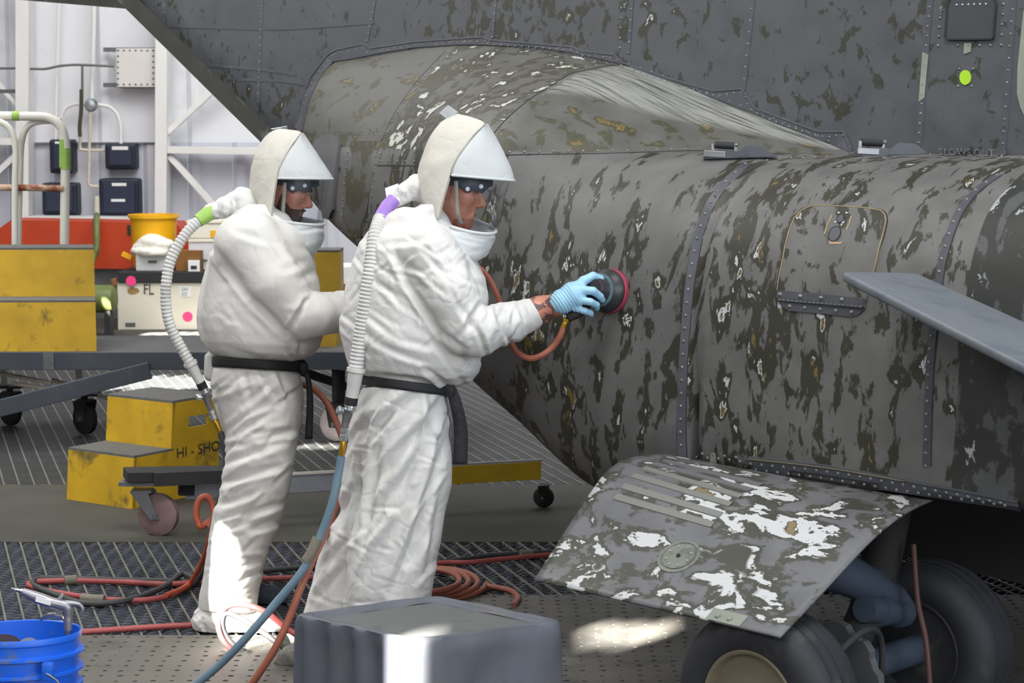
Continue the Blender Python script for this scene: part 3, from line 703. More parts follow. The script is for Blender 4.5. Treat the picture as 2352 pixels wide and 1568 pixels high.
# ---- wheel door, swung open: a curved sheet lofted between its rear and front edges
DR = [(.66, .752), (.78, .776), (.88, .782), (.965, .776), (1.035, .752), (1.085, .715), (1.165, .64), (1.255, .551), (1.345, .462)]
DF = [(.66, .735), (.74, .728), (.82, .715), (.90, .694), (.985, .664), (1.065, .628), (1.17, .577), (1.29, .52), (1.408, .466)]
DRr = resample(DR, 40); DFr = resample(DF, 40); vs = []; uv = []; ND = 30
def door_pt(u, t):
    k = t*39; i = min(int(k), 38); f = k-i
    a = DRr[i]*(1-f)+DRr[i+1]*f; b = DFr[i]*(1-f)+DFr[i+1]*f
    s = -.045 + u*.955; c = a*(1-u)+b*u
    return W(s, c[0], c[1])
for i in range(ND+1):
    for j in range(40): vs.append(door_pt(i/ND, j/39)); uv.append((i/ND*.955, j/39*.95))
fs = [(i*40+j, i*40+j+1, (i+1)*40+j+1, (i+1)*40+j) for i in range(ND) for j in range(39)]
gd = mk('wheel_door', vs, fs, M['gear_door'], air, uv=uv)
so = gd.modifiers.new('thickness', 'SOLIDIFY'); so.thickness = .006; so.offset = 0
def door_frame(u, t):
    p = door_pt(u, t); a = (door_pt(min(u+.02, 1), t)-door_pt(max(u-.02, 0), t)).normalized(); b = (door_pt(u, min(t+.02, 1))-door_pt(u, max(t-.02, 0))).normalized(); n = a.cross(b).normalized()
    if n.dot(CC-p) < 0: n = -n
    return p, a, b, n
for k, t in enumerate((.26, .325, .39, .455, .52, .575)):
    mb = MB(); u0, u1 = .10, .50; vs = []; fs = []; nn = 14
    for i in range(nn+1):
        for w, h in ((-.014, .002), (-.012, .0065), (.012, .0065), (.014, .002)):
            p, a, b, n = door_frame(u0+(u1-u0)*i/nn, t); vs.append(p+b*w+n*h)
    for i in range(nn):
        for q in range(3): fs.append((i*4+q, i*4+q+1, i*4+4+q+1, i*4+4+q))
    mk('door_stripe', vs, fs, M['fairing'] if k > 1 else M['gear_door'], gd, angle=40)
p, a, b, n = door_frame(.47, .755)
mb = MB().lathe(p+n*.002, n, [(.066, 0), (.066, .004), (.058, .005), (.056, .002), (.052, .002), (.051, .006), (0, .006)], 40)
disc = mb.build('door_disc', simple('disc_paint', lin(112, 116, 108), .5, var=.1, scale=20, bmp=.04, dirt=lin(88, 90, 87), dirt_amt=.5, dirt_scale=14), gd, True, angle=25)
mb = MB()
for i in range(8):
    an = math.tau*(i+.3)/8; mb.lathe(p+n*.008+(a*math.cos(an)+b*math.sin(an))*.040, n, [(.0055, 0), (.0052, .002), (0, .003)], 8)
mb.build('disc_rivets', M['primer'], gd, kind='stuff'); MB().lathe(p+n*.007, n, [(.006, 0), (.006, .006), (0, .007)], 8).build('disc_pin', M['gap'], gd)
for u in (.755, .80):
    p, a, b, n = door_frame(u, .975); MB().lathe(p+n*.003, n, [(.009, 0), (.009, .006), (.005, .008), (0, .008)], 6).build('door_bolt', M['primer'], gd, False)
p0, a, b, n = door_frame(.775, .96)
mk('primer_strip', [q[0]+q[3]*.0045 for q in (door_frame(.72, .94), door_frame(.85, .94), door_frame(.85, .998), door_frame(.72, .998))], [(0, 1, 2, 3)], M['primer'], gd, False)

# ---- strake plate standing out from the sponson
def rslab(pl, thick, rnd):
    bm = bmesh.new(); vv = [bm.verts.new(p) for p in pl]; f = bm.faces.new(vv); bm.normal_update()
    r = bmesh.ops.extrude_face_region(bm, geom=[f]); n = f.normal.copy()
    for g in r['geom']:
        if isinstance(g, bmesh.types.BMVert): g.co += n*thick
    bmesh.ops.recalc_face_normals(bm, faces=list(bm.faces))
    if rnd: bmesh.ops.bevel(bm, geom=list(bm.edges), offset=rnd, segments=3, affect='EDGES', profile=.6)
    bm.verts.index_update(); mb = MB(); mb.add([v.co for v in bm.verts], [[v.index for v in f.verts] for f in bm.faces]); bm.free(); return mb
kk = lambda s, o, z: W(s, o, z)
tip0 = side(1927, 642, 1.0); fr = side(2352, 862, 1.0); hu0 = side(2095, 645, .71); hu1 = side(2352, 762, .71)
ext = lambda a, b, k: (a[0]+(b[0]-a[0])*k, a[1]+(b[1]-a[1])*k)
f2, h2 = ext(tip0, fr, 1.7), ext(hu0, hu1, 2.4)
tp1 = ext(tip0, fr, .10); tpr = ext(tip0, hu0, .25)
st = rslab([kk(hu0[0], .705, hu0[1]), kk(tpr[0], .93, tpr[1]), kk(tip0[0], .992, tip0[1]-.002), kk(tp1[0]-.02, 1.0, tp1[1]+.004), kk(f2[0], 1.0, f2[1]), kk(h2[0], .705, h2[1])], -.028, .011)
M['strake'] = simple('strake_grey', lin(98, 104, 111), .55, var=.08, scale=5, bmp=.05, dirt=lin(86, 93, 102), dirt_amt=.5, stretch=(1, 3, 1))
strake = st.build('strake', M['strake'], air, True, angle=60)
p, n = hit(2150, 668, BODYB)
br = MB().box(p+n*.012, (.06, .03, .022), Matrix((AX, NN, ZZ)).transposed(), .008).build('strake_bracket', M['bare_grey'], air)
rivet_row(br, [[(2137, 667), (2160, 677)]], 20, .006)
# ---- two folding toe steps on the deck
def toe_step(x0, x1, y):
    a = hit(x0, y, BODYB)[0]; b = hit(x1, y-3, BODYB)[0]; d = Vector((b.x-a.x, b.y-a.y, 0)).normalized(); L = (b-a).length; nrm = Vector((-d.y, d.x, 0)); z0 = ZZ*.0
    e = MB().prism([a-nrm*.02, a+d*L*.1-nrm*.03, b+d*.06-nrm*.03, b+d*.08+nrm*.06, a+nrm*.06], ZZ*.006).build('toe_step', M['bare_grey'], air, False)
    for s0 in (-.028, .055):
        MB().prism([a+nrm*s0, a+d*.05+nrm*s0+ZZ*.028, a+d*(L*.55)+nrm*s0+ZZ*.028, b+d*.10+nrm*s0+ZZ*.006, b+d*.10+nrm*s0], nrm*.006).build('cheek_plate', M['bare_grey'], e, False)
    MB().prism([b-d*.05-nrm*.032+ZZ*.002, b+d*.10-nrm*.032+ZZ*.002, b+d*.05-nrm*.032+ZZ*.036, b-d*.0-nrm*.032+ZZ*.04], nrm*.03).build('sloped_cover', M['bare_grey'], e, False)
    MB().cyl(a+d*.035+ZZ*.046+nrm*.03, a+d*(L*.70)+ZZ*.042+nrm*.03, .0125, 14).build('roller', M['black_rubber'], e)
    for q in (.03, L*.70+.004): MB().beam(a+d*q+ZZ*.016+nrm*.03, a+d*q+ZZ*.05+nrm*.03, .01, .012).build('roller_arm', M['chrome'], e)
    MB().lathe(a+d*(L*.72)+ZZ*.046+nrm*.026, d, [(.008, 0), (.008, .008), (0, .012)], 10).build('roller_nut', M['chrome'], e)
    MB().beam(a+d*.0-nrm*.03+ZZ*.018, a+d*L*.50-nrm*.03+ZZ*.014, .008, .022, bev=.002).build('step_bar', M['steel'], e, False)
toe_step(1616, 1716, 364); toe_step(1962, 2062, 358)
# ---- main wheels, axle, strut and brake
def wheel(c, name, rm=None):
    w = MB().lathe(c, NN, [(.148, .085), (.165, .098), (.2, .106), (.232, .098), (.252, .080), (.2615, .058), (.2625, .047), (.256, .044), (.256, .039), (.263, .036), (.264, .006), (.257, .003), (.257, -.003), (.264, -.006), (.263, -.036), (.256, -.039), (.256, -.044), (.2625, -.047), (.2615, -.058), (.252, -.08), (.232, -.098), (.2, -.106), (.165, -.098), (.148, -.085)], 64, True).build(name, M['tyre'], air, angle=30)
    rim = MB().lathe(c, NN, [(.152, .07), (.158, .092), (.154, .098), (.146, .094), (.14, .075), (.128, .05), (.10, .034), (.078, .04), (.06, .06), (.03, .066), (.0, .066)], 48).lathe(c, -NN, [(.152, .07), (.156, .095), (.14, .09), (.12, .04), (0, .04)], 32).build('rim', rm or M['wheel_metal'], w, angle=35)
    y = NN.cross(ZZ)
    for i in range(8):
        an = math.tau*(i+.35)/8; MB().lathe(c+NN*.034+(ZZ*math.cos(an)+y*math.sin(an))*.104, NN, [(.012, 0), (.012, .008), (.007, .009), (.007, .013), (0, .013)], 12).build('wheel_bolt', M['steel'], w)
    return w
WC = P(1765, 1605, 5.45); WC2 = WC - NN*.82 + AX*.02
wheel(WC, 'main_wheel'); wheel(WC2, 'main_wheel', M['tyre'])  # inner rim coloured dark like the tyre, in place of shade
ax_ = MB().cyl(WC-NN*.06, WC2+NN*.06, .045, 20).build('axle', M['strut'], air)
kn = WC - NN*.40
MB().tube([kn+ZZ*.0, kn+ZZ*.10-AX*.01-NN*.06, kn+ZZ*.2-AX*.02-NN*.16, kn+ZZ*.46-AX*.05-NN*.30], [.05, .05, .06, .065], 16).build('landing_strut', M['well'], air)  # strut takes the dark well colour in place of shade
k0, k1 = P(1985, 1398, 5.75), P(2078, 1408, 5.92)
MB().cyl(k0, k1, .040, 20).lathe(k0+(k1-k0)*.30, k1-k0, [(.048, 0), (.048, .03)], 20).lathe(k0+(k1-k0)*.75, k1-k0, [(.046, 0), (.046, .03)], 20).build('torque_link_pin', M['strut'], air)
MB().tube([P(1900, 1300, 5.75), P(1965, 1330, 5.8), P(2045, 1368, 5.9), P(2078, 1405, 5.93)], [.07, .06, .045, .04], 14).build('torque_link', M['strut'], air)
MB().tube([P(2098, 1250, 5.85), P(2108, 1380, 5.8), P(2128, 1480, 5.75), P(2140, 1640, 5.7)], .009, 10).build('brake_line', simple('brake_line_red', lin(70, 42, 38), .6), air)
mb = MB(); y = NN.cross(ZZ); pl = []
for i in range(60):
    r = .17 if (i//3) % 2 else .158; an = math.tau*i/60; pl.append(WC-NN*.30+(ZZ*math.cos(an)+y*math.sin(an))*r)
mb.prism(pl, -NN*.03).build('brake_disc', M['steel'], air, False)
MB().tube([WC-NN*.15+ZZ*.1+AX*.1, WC-NN*.3+ZZ*.16+AX*.12, WC-NN*.42+ZZ*.1+AX*.1, WC-NN*.45-ZZ*.1+AX*.08], .01, 8).build('brake_hose', M['black_rubber'], air)
# lining of the wheel well, its shade put into the dark colour
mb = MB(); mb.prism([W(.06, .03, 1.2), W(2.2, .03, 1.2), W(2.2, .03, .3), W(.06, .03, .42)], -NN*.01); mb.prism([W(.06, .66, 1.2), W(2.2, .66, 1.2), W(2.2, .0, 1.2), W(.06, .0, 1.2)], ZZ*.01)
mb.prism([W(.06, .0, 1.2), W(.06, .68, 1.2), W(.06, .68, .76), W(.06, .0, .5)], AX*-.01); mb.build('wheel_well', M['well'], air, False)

# ================================================================== people: distance-field modelling in (pixel x, pixel y, depth) space about a body plane
import openvdb as vdb
class Field:
    """signed distance field on a grid, in photo pixels about depth Y0; z grows away from the camera"""
    def __init__(s, lo, hi, h, Y0):
        s.lo = np.array(lo, float); s.h = h; s.n = [int(math.ceil((b-a)/h))+1 for a, b in zip(lo, hi)]; s.Y0 = Y0; s.m = Y0/F
        s.d = np.full(s.n, 60.0, np.float32)
    def sub(s, lo, hi):
        i0 = [max(0, int((a-l)/s.h)) for a, l in zip(lo, s.lo)]; i1 = [min(n, int((b-l)/s.h)+2) for b, l, n in zip(hi, s.lo, s.n)]
        if any(a >= b for a, b in zip(i0, i1)): return None, None
        ax = [s.lo[k]+s.h*np.arange(i0[k], i1[k], dtype=np.float32) for k in range(3)]
        return tuple(slice(a, b) for a, b in zip(i0, i1)), np.meshgrid(*ax, indexing='ij')
    def comb(s, sl, e, k, op='u'):
        a = s.d[sl]; e = e.astype(np.float32)
        if op == 'u':
            h = np.maximum(k-np.abs(a-e), 0)/max(k, 1e-6); s.d[sl] = np.minimum(a, e)-h*h*k*.25
        else:
            e = -e; h = np.maximum(k-np.abs(a-e), 0)/max(k, 1e-6); s.d[sl] = np.maximum(a, e)+h*h*k*.25
    def cap(s, p0, p1, r0, r1=None, k=10, op='u', sq=1.0):
        r1 = r0 if r1 is None else r1; p0 = np.array(p0, float); p1 = np.array(p1, float); R = max(r0, r1)+k+8
        sl, X = s.sub(np.minimum(p0, p1)-R, np.maximum(p0, p1)+R)
        if sl is None: return
        d = p1-p0; L = (d*d).sum() or 1e-9
        t = np.clip(((X[0]-p0[0])*d[0]+(X[1]-p0[1])*d[1]+(X[2]-p0[2])*d[2])/L, 0, 1)
        e = np.sqrt((X[0]-p0[0]-t*d[0])**2+(X[1]-p0[1]-t*d[1])**2+((X[2]-p0[2]-t*d[2])/sq)**2)-(r0+(r1-r0)*t)
        s.comb(sl, e, k, op)
    def chain(s, pts, rs, k=10, op='u'):
        for i in range(len(pts)-1): s.cap(pts[i], pts[i+1], rs[i], rs[i+1], k, op)
    def ell(s, c, r, k=10, op='u', R=None):
        c = np.array(c, float); r = np.array(r, float); m = r.max()+k+8
        sl, X = s.sub(c-m, c+m)
        if sl is None: return
        q = [X[i]-c[i] for i in range(3)]
        if R is not None: q = [R[0][i]*q[0]+R[1][i]*q[1]+R[2][i]*q[2] for i in range(3)]
        n = np.sqrt(sum((q[i]/r[i])**2 for i in range(3))); g = np.sqrt(sum((q[i]/r[i]**2)**2 for i in range(3)))
        s.comb(sl, np.where(g > 1e-6, n*(n-1)/np.maximum(g, 1e-6), -r.min()), k, op)
    def rows(s, tab, k=10, shear=0.0, xc=0.0, pw=2.0):
        """stack of slices: (y, left x, right x, half depth, centre depth)"""
        t = np.array(tab, float); y0, y1 = t[0, 0], t[-1, 0]; K = 30
        lo = [t[:, 1].min()-K, y0-K-abs(shear)*250, (t[:, 4]-t[:, 3]).min()-K]; hi = [t[:, 2].max()+K, y1+K+abs(shear)*250, (t[:, 4]+t[:, 3]).max()+K]
        sl, X = s.sub(lo, hi)
        ye = X[1]-shear*(X[0]-xc); yc = np.clip(ye, y0, y1)
        f = lambda j: np.interp(yc, t[:, 0], t[:, j]).astype(np.float32)
        xl, xr, hd, cz = f(1), f(2), f(3), f(4); hx = (xr-xl)/2
        q = ((np.abs(X[0]-(xl+xr)/2)/hx)**pw+(np.abs(X[2]-cz)/hd)**pw)**(1/pw)
        e = (q-1)*np.minimum(hx, hd); o = np.maximum(np.abs(ye-yc), 0)
        e = np.where(o > 0, np.sqrt(np.maximum(e, 0)**2+o*o), e)
        s.comb(sl, e, k)
    def mesh(s):
        g = vdb.FloatGrid(background=60.0); g.copyFromArray(np.ascontiguousarray(s.d))
        p, t, q = g.convertToPolygons(isovalue=0.0, adaptivity=0.0)
        v = p.astype(np.float64)*s.h+s.lo; return v, q.tolist()+t.tolist()
def normals(v, fs):
    q = np.array([f if len(f) == 4 else (f[0], f[1], f[2], f[2]) for f in fs]); n = np.cross(v[q[:, 2]]-v[q[:, 0]], v[q[:, 3]]-v[q[:, 1]])
    o = np.zeros_like(v)
    for k in range(4): np.add.at(o, q[:, k], n)
    o /= np.maximum(np.linalg.norm(o, axis=1, keepdims=True), 1e-9); return o
def to_world(v, Y0):
    m = Y0/F; Y = Y0+v[:, 2]*m
    dx = (v[:, 0]-1176)/F; dy = (784-v[:, 1])/F
    ray_ = np.stack([dx, dy*UP.y+FW.y, dy*UP.z+FW.z], 1); t = Y/ray_[:, 1]
    return np.array([0, 0, H])+ray_*t[:, None]
def pw(p, Y0): return Vector(to_world(np.array([p], float), Y0)[0])
def creases(v, n, lines):
    """sharp folds: (x0, y0, x1, y1, width, depth), negative depth raises a ridge"""
    out = np.zeros(len(v))
    for x0, y0, x1, y1, w, dp in lines:
        dx, dy = x1-x0, y1-y0; L = dx*dx+dy*dy; t = np.clip(((v[:, 0]-x0)*dx+(v[:, 1]-y0)*dy)/L, 0, 1)
        px = v[:, 0]-x0-t*dx; py = v[:, 1]-y0-t*dy; dist = np.sqrt(px*px+py*py)
        fade = np.sin(np.pi*np.clip(t*.9+.05, 0, 1))**.6; side_ = np.clip(-n[:, 2]*2+.6, 0, 1)
        side2 = np.sign(px*(-dy)+py*dx)
        prof = np.exp(-(dist/w)**2)-.55*np.exp(-((dist-w*1.7)/(w*.9))**2)*(side2 > 0)
        out -= dp*prof*fade*side_
    return out
def crumple(v, amp, sc=(1, 1, 1), seed=0.0):
    o = np.zeros(len(v))
    for i, p in enumerate(v*np.array(sc)):
        a = mnoise.noise((p[0]+seed, p[1], p[2])); b = mnoise.noise((p[0]*2.1+seed+9, p[1]*2.1, p[2]*2.1)); c = mnoise.noise((p[0]*4.3+seed+4, p[1]*4.3, p[2]*4.3))
        o[i] = (.5-abs(a)*1.6)+.55*(.4-abs(b)*1.5)+.28*(.35-abs(c)*1.4)
    return o*amp
def rand_creases(n, box, ang, spread, L, w, dp, seed):
    r = random.Random(seed); out = []
    for i in range(n):
        x = r.uniform(box[0], box[2]); y = r.uniform(box[1], box[3]); a = math.radians(ang+r.uniform(-spread, spread)); l = r.uniform(.5, 1)*L
        out.append((x-math.cos(a)*l/2, y-math.sin(a)*l/2, x+math.cos(a)*l/2, y+math.sin(a)*l/2, r.uniform(.7, 1.2)*w, r.uniform(.5, 1)*dp*(1 if r.random() < .8 else -1)))
    return out
def deeper(cr, k): return [(a, b, c, d, w, dp*k) for a, b, c, d, w, dp in cr]
def cloth_mat(name, col, dirt, amt=.62, strength=.22):
    m, nt, bs = nodes_mat(name); v = vmap(nt)
    n1 = noise(nt, v, 2.6, 5, .6, .2); sp = noise(nt, v, 26, 4, .7)
    f = ramp(nt, n1, [(amt-.1, (0, 0, 0)), (amt+.2, (1, 1, 1))]).outputs[0]
    c = mixc(nt, f, col, dirt); g = ramp(nt, sp, [(.68, (0, 0, 0)), (.8, (.35, .35, .35))]).outputs[0]
    c = mixc(nt, g, c, tuple(x*.45 for x in dirt)); L_(nt, c, bs.inputs['Base Color']); bs.inputs['Roughness'].default_value = .62; bs.inputs['Specular IOR Level'].default_value = .3
    nz = N_(nt, 'ShaderNodeTexVoronoi', feature='DISTANCE_TO_EDGE'); nz.inputs['Scale'].default_value = 15
    wv = N_(nt, 'ShaderNodeVectorMath', operation='ADD'); nn = N_(nt, 'ShaderNodeTexNoise'); nn.inputs['Scale'].default_value = 6; L_(nt, v, nn.inputs[0])
    sc = N_(nt, 'ShaderNodeVectorMath', operation='SCALE'); sc.inputs['Scale'].default_value = .16; L_(nt, nn.outputs['Color'], sc.inputs[0]); L_(nt, v, wv.inputs[0]); L_(nt, sc.outputs[0], wv.inputs[1]); L_(nt, wv.outputs[0], nz.inputs['Vector'])
    hgt = mth(nt, 'ADD', mth(nt, 'MULTIPLY', mth(nt, 'MINIMUM', nz.outputs[0], .22), 2.2), mth(nt, 'MULTIPLY', noise(nt, wv.outputs[0], 22, 3, .5), .5))
    bump(nt, bs, hgt, strength, .012); return m
M['suit'] = cloth_mat('suit_white', lin(209, 209, 208), lin(192, 190, 184))
M['suit_smooth'] = cloth_mat('suit_white_taut', lin(211, 210, 208), lin(195, 193, 188), .6, .12)
M['hood'] = cloth_mat('hood_offwhite', lin(200, 198, 191), lin(184, 181, 171), .58, .16)
M['brim'] = cloth_mat('brim_white', lin(198, 203, 206), lin(196, 197, 193), .66, .10)
M['skin'] = None
def skin_mat(name, a, b):
    m, nt, bs = nodes_mat(name); v = vmap(nt)
    c = ramp(nt, noise(nt, v, 16, 5, .6), [(.35, a), (.65, b)]).outputs[0]; L_(nt, c, bs.inputs['Base Color'])
    bs.inputs['Roughness'].default_value = .45; bs.inputs['Subsurface Weight'].default_value = .12; bs.inputs['Subsurface Radius'].default_value = (.01, .004, .002); bs.inputs['Subsurface Scale'].default_value = .6
    bump(nt, bs, noise(nt, v, 160, 3), .12, .002); return m
M['skin'] = skin_mat('skin', lin(190, 124, 106), lin(206, 142, 122))
M['tattoo'] = None
M['hair_dark'] = simple('hair_dark_brown', lin(66, 42, 34), .6, var=.4, scale=60, bmp=.5, stretch=(1, 1, .4))
M['hair_red'] = simple('hair_reddish', lin(158, 98, 80), .6, var=.35, scale=60, bmp=.4, stretch=(1, 1, .4))
M['eye_white'] = simple('eye_white', lin(176, 158, 150), .2, var=.03, bmp=0); M['iris'] = simple('iris_dark', lin(60, 46, 38), .2, bmp=0)
M['belt'] = simple('belt_black', lin(38, 38, 42), .7, var=.15, scale=20, bmp=.12, dirt=lin(70, 72, 78), dirt_amt=.58, dirt_scale=9)
M['belt_black'] = simple('belt_plain_black', lin(26, 26, 29), .75, var=.15, scale=20, bmp=.12)
M['band'] = simple('headband_slate', lin(70, 78, 92), .45, var=.08, bmp=0)
M['strap'] = simple('strap_grey', lin(166, 160, 150), .7, var=.1, scale=30, bmp=.1)
M['snap'] = simple('white_snap', lin(240, 240, 240), .4, var=.02, bmp=0)
M['hose_grey'] = simple('corrugated_grey', lin(192, 192, 190), .5, var=.1, scale=14, bmp=.05, dirt=lin(160, 158, 152), dirt_amt=.58, dirt_scale=9)
M['tape_green'] = simple('green_tape', lin(150, 188, 92), .55, var=.12, scale=18, bmp=.3)
M['tape_purple'] = simple('purple_tape', lin(150, 116, 196), .5, var=.12, scale=18, bmp=.3, dirt=lin(104, 84, 150), dirt_amt=.62)
M['brass'] = simple('brass', lin(196, 156, 52), .3, .85, var=.15, scale=30, bmp=0)
M['fitting'] = simple('fitting_grey', lin(112, 112, 116), .45, .4, var=.15, scale=30, bmp=.05)
M['zinc'] = simple('zinc_fitting', lin(176, 182, 184), .3, .8, var=.12, scale=30, bmp=0)
M['glove'] = simple('glove_blue', lin(150, 196, 224), .42, var=.06, scale=18, bmp=.15)
M['visor'], nt, bs = nodes_mat('clear_visor')
nt.nodes.remove(bs); tr = N_(nt, 'ShaderNodeBsdfTransparent'); tr.inputs[0].default_value = (.90, .92, .94, 1); gl = N_(nt, 'ShaderNodeBsdfGlossy'); gl.inputs['Roughness'].default_value = .10
fr_ = N_(nt, 'ShaderNodeLayerWeight'); fr_.inputs[0].default_value = .25; mx = N_(nt, 'ShaderNodeMixShader'); L_(nt, mth(nt, 'ADD', mth(nt, 'MULTIPLY', fr_.outputs['Fresnel'], .5), .03), mx.inputs[0]); L_(nt, tr.outputs[0], mx.inputs[1]); L_(nt, gl.outputs[0], mx.inputs[2]); L_(nt, mx.outputs[0], nt.nodes['Material Output'].inputs[0])

def head_d(q, beard=None):
    """face in its own frame (metres): x forward, y left, z up; returns the distance field"""
    x, y, z = q
    def sm(a, b, k): h = np.maximum(k-np.abs(a-b), 0)/k; return np.minimum(a, b)-h*h*k*.25
    def smx(a, b, k): h = np.maximum(k-np.abs(a-b), 0)/k; return np.maximum(a, b)+h*h*k*.25
    def E(c, r):
        u = [(x-c[0])/r[0], (y-c[1])/r[1], (z-c[2])/r[2]]; n = np.sqrt(u[0]**2+u[1]**2+u[2]**2); g = np.sqrt((u[0]/r[0])**2+(u[1]/r[1])**2+(u[2]/r[2])**2)
        return n*(n-1)/np.maximum(g, 1e-6)
    def Cp(a, b, r0, r1):
        a = np.array(a); b = np.array(b); d = b-a; t = np.clip(((x-a[0])*d[0]+(y-a[1])*d[1]+(z-a[2])*d[2])/(d@d), 0, 1)
        return np.sqrt((x-a[0]-t*d[0])**2+(y-a[1]-t*d[1])**2+(z-a[2]-t*d[2])**2)-(r0+(r1-r0)*t)
    d = E((-.012, 0, .038), (.1, .077, .09)); d = sm(d, E((.026, 0, -.03), (.064, .061, .085)), .03)
    for s in (-1, 1):
        d = sm(d, Cp((-.012, s*.056, -.05), (.06, s*.022, -.1), .016, .018), .03); d = sm(d, E((.052, s*.043, -.014), (.03, .024, .024)), .022)
    d = sm(d, E((.072, 0, -.102), (.02, .026, .02)), .02); d = sm(d, Cp((.076, -.036, .022), (.076, .036, .022), .014, .014), .018)
    d = sm(d, Cp((.073, 0, -.055), (.073, 0, -.07), .02, .018), .02)
    for s in (-1, 1): d = smx(d, -E((.096, s*.033, -.001), (.018, .02, .013)), .012)
    d = sm(d, Cp((.086, 0, .012), (.112, 0, -.026), .0085, .0115), .012); d = sm(d, Cp((.1, -.013, -.034), (.1, .013, -.034), .0085, .0085), .008)
    for s in (-1, 1):
        d = sm(d, E((.078, s*.032, -.0005), (.0145, .016, .0115)), .004)
        d = smx(d, -Cp((.087, s*.018, -.002), (.078, s*.046, -.001), .0022, .0018), .003)          # lid line
        d = sm(d, E((-.006, s*.077, -.004), (.019, .009, .032)), .008); d = smx(d, -E((-.002, s*.087, -.002), (.009, .006, .017)), .006)
        d = smx(d, -E((.107, s*.006, -.043), (.005, .0036, .004)), .003)
    d = sm(d, Cp((.0895, -.019, -.060), (.0895, .019, -.060), .0058, .0058), .006); d = sm(d, Cp((.087, -.018, -.0725), (.087, .018, -.0725), .0068, .0068), .006)
    d = smx(d, -Cp((.098, -.022, -.0662), (.098, .022, -.0662), .0028, .0028), .004)
    d = sm(d, Cp((-.028, 0, -.05), (-.06, 0, -.24), .057, .066), .03)
    if beard:
        top = beard['top']; cheek = beard['cheek']
        reg = np.maximum(z-(top-np.abs(y)*beard['slope']-np.maximum(.06-x, 0)*beard['back']), cheek-x); lips = np.minimum(Cp((.1, -.02, -.0662), (.1, .02, -.0662), .0105, .0105), 9)
        wob = .0016*np.sin(x*420+z*300)*np.sin(y*380+z*460)
        b = smx(smx(d-beard['t']-wob, reg, .008), -lips, .004); return b
    return d
def basis(yaw, pitch, roll=0.0):
    """columns: forward, left, up of a head in (px, py, depth) axes"""
    cy, sy, cp, sp = math.cos(yaw), math.sin(yaw), math.cos(pitch), math.sin(pitch)
    f = np.array([cy*cp, sp, sy*cp]); u = np.array([cy*sp*1.0, -cp, sy*sp]); l = np.cross(u, f)*-1.0
    l = np.array([-sy, 0, cy]); return f, l, u
def head_field(fd, c, B, k=12, beard=None):
    c = np.array(c, float); R = .27/fd.m
    sl, X = fd.sub(c-R, c+R); q = [sum((X[i]-c[i])*B[j][i] for i in range(3))*fd.m for j in range(3)]
    if beard: return sl, head_d(q, beard)/fd.m
    fd.comb(sl, head_d(q)/fd.m, k)
def head_pt(c, B, m, loc): return np.array(c, float)+sum(B[j]*loc[j] for j in range(3))/m

# ---- sheets of cloth given as stacked half rings (hood back, brim, collar, visor)
def rings(tab, a0, a1, n):
    """tab rows: (xl, yl, xr, yr, half depth, centre depth); angle 0 = left (back), pi = right (front); sweeps near side a0..a1 then mirrored"""
    out = []
    for xl, yl, xr, yr, hd, cz in tab:
        r = []
        for i in range(n+1):
            a = a0+(a1-a0)*i/n; u = (1-math.cos(a))/2; r.append((xl+(xr-xl)*u, yl+(yr-yl)*u, cz-hd*math.sin(a)))
        out.append(r)
    return out
def grid_obj(name, R, mat, parent, Y0, closed=False, thick=.003, wr=None, sub=True, label=None):
    n = len(R[0]); v = np.array([p for r in R for p in r], float); m = len(R)
    fs = [(i*n+j, i*n+(j+1) % n, (i+1)*n+(j+1) % n, (i+1)*n+j) for i in range(m-1) for j in range(n if closed else n-1)]
    if wr is not None:
        nn = normals(v, fs); v = v+nn*wr(v, nn)[:, None]
    o = mk(name, to_world(v, Y0), fs, mat, parent, label=label)
    if thick:
        s = o.modifiers.new('thickness', 'SOLIDIFY'); s.thickness = thick; s.offset = 0
    if sub:
        s = o.modifiers.new('smooth', 'SUBSURF'); s.levels = 1; s.render_levels = 1
    return o
def smooth_tab(tab, k=4):
    t = np.array(tab, float); x = np.arange(len(t)); return pchip(x, t, np.linspace(0, len(t)-1, (len(t)-1)*k+1)).tolist()
def pts_w(pl, Y0): return [pw(p, Y0) for p in pl]
def corrugated(name, pl, rpx, Y0, mat, parent, pitch=8.7):
    path = crom([Vector(p) for p in pl], 40); L = [0]
    for i in range(1, len(path)): L.append(L[-1]+(path[i]-path[i-1]).length)
    nr = int(L[-1]/pitch)*6; t = np.linspace(0, L[-1], nr+1)
    c = np.stack([np.interp(t, L, [p[k] for p in path]) for k in range(3)], 1); prof = [0, .55, 1, 1, .55, 0]
    rr = [(rpx*(.90+.12*prof[i % 6]))*Y0/F for i in range(nr+1)]
    return MB().tube([pw(p, Y0) for p in c], rr, 18, False).build(name, mat, parent, angle=80)
def ribbon(name, pl, wpx, Y0, mat, parent, thick=.003, axis=(1, 0, 0)):
    P_ = crom([Vector(p) for p in pl], 8); vs = []; m = len(P_)
    for i, p in enumerate(P_):
        w = wpx[0]+(wpx[1]-wpx[0])*i/(m-1) if isinstance(wpx, tuple) else wpx
        a = Vector(axis)
        for s in (-.5, .5): vs.append(pw(p+a*w*s, Y0))
    fs = [(2*i, 2*i+1, 2*i+3, 2*i+2) for i in range(m-1)]; o = mk(name, vs, fs, mat, parent)
    s = o.modifiers.new('thickness', 'SOLIDIFY'); s.thickness = thick; s.offset = 0; return o
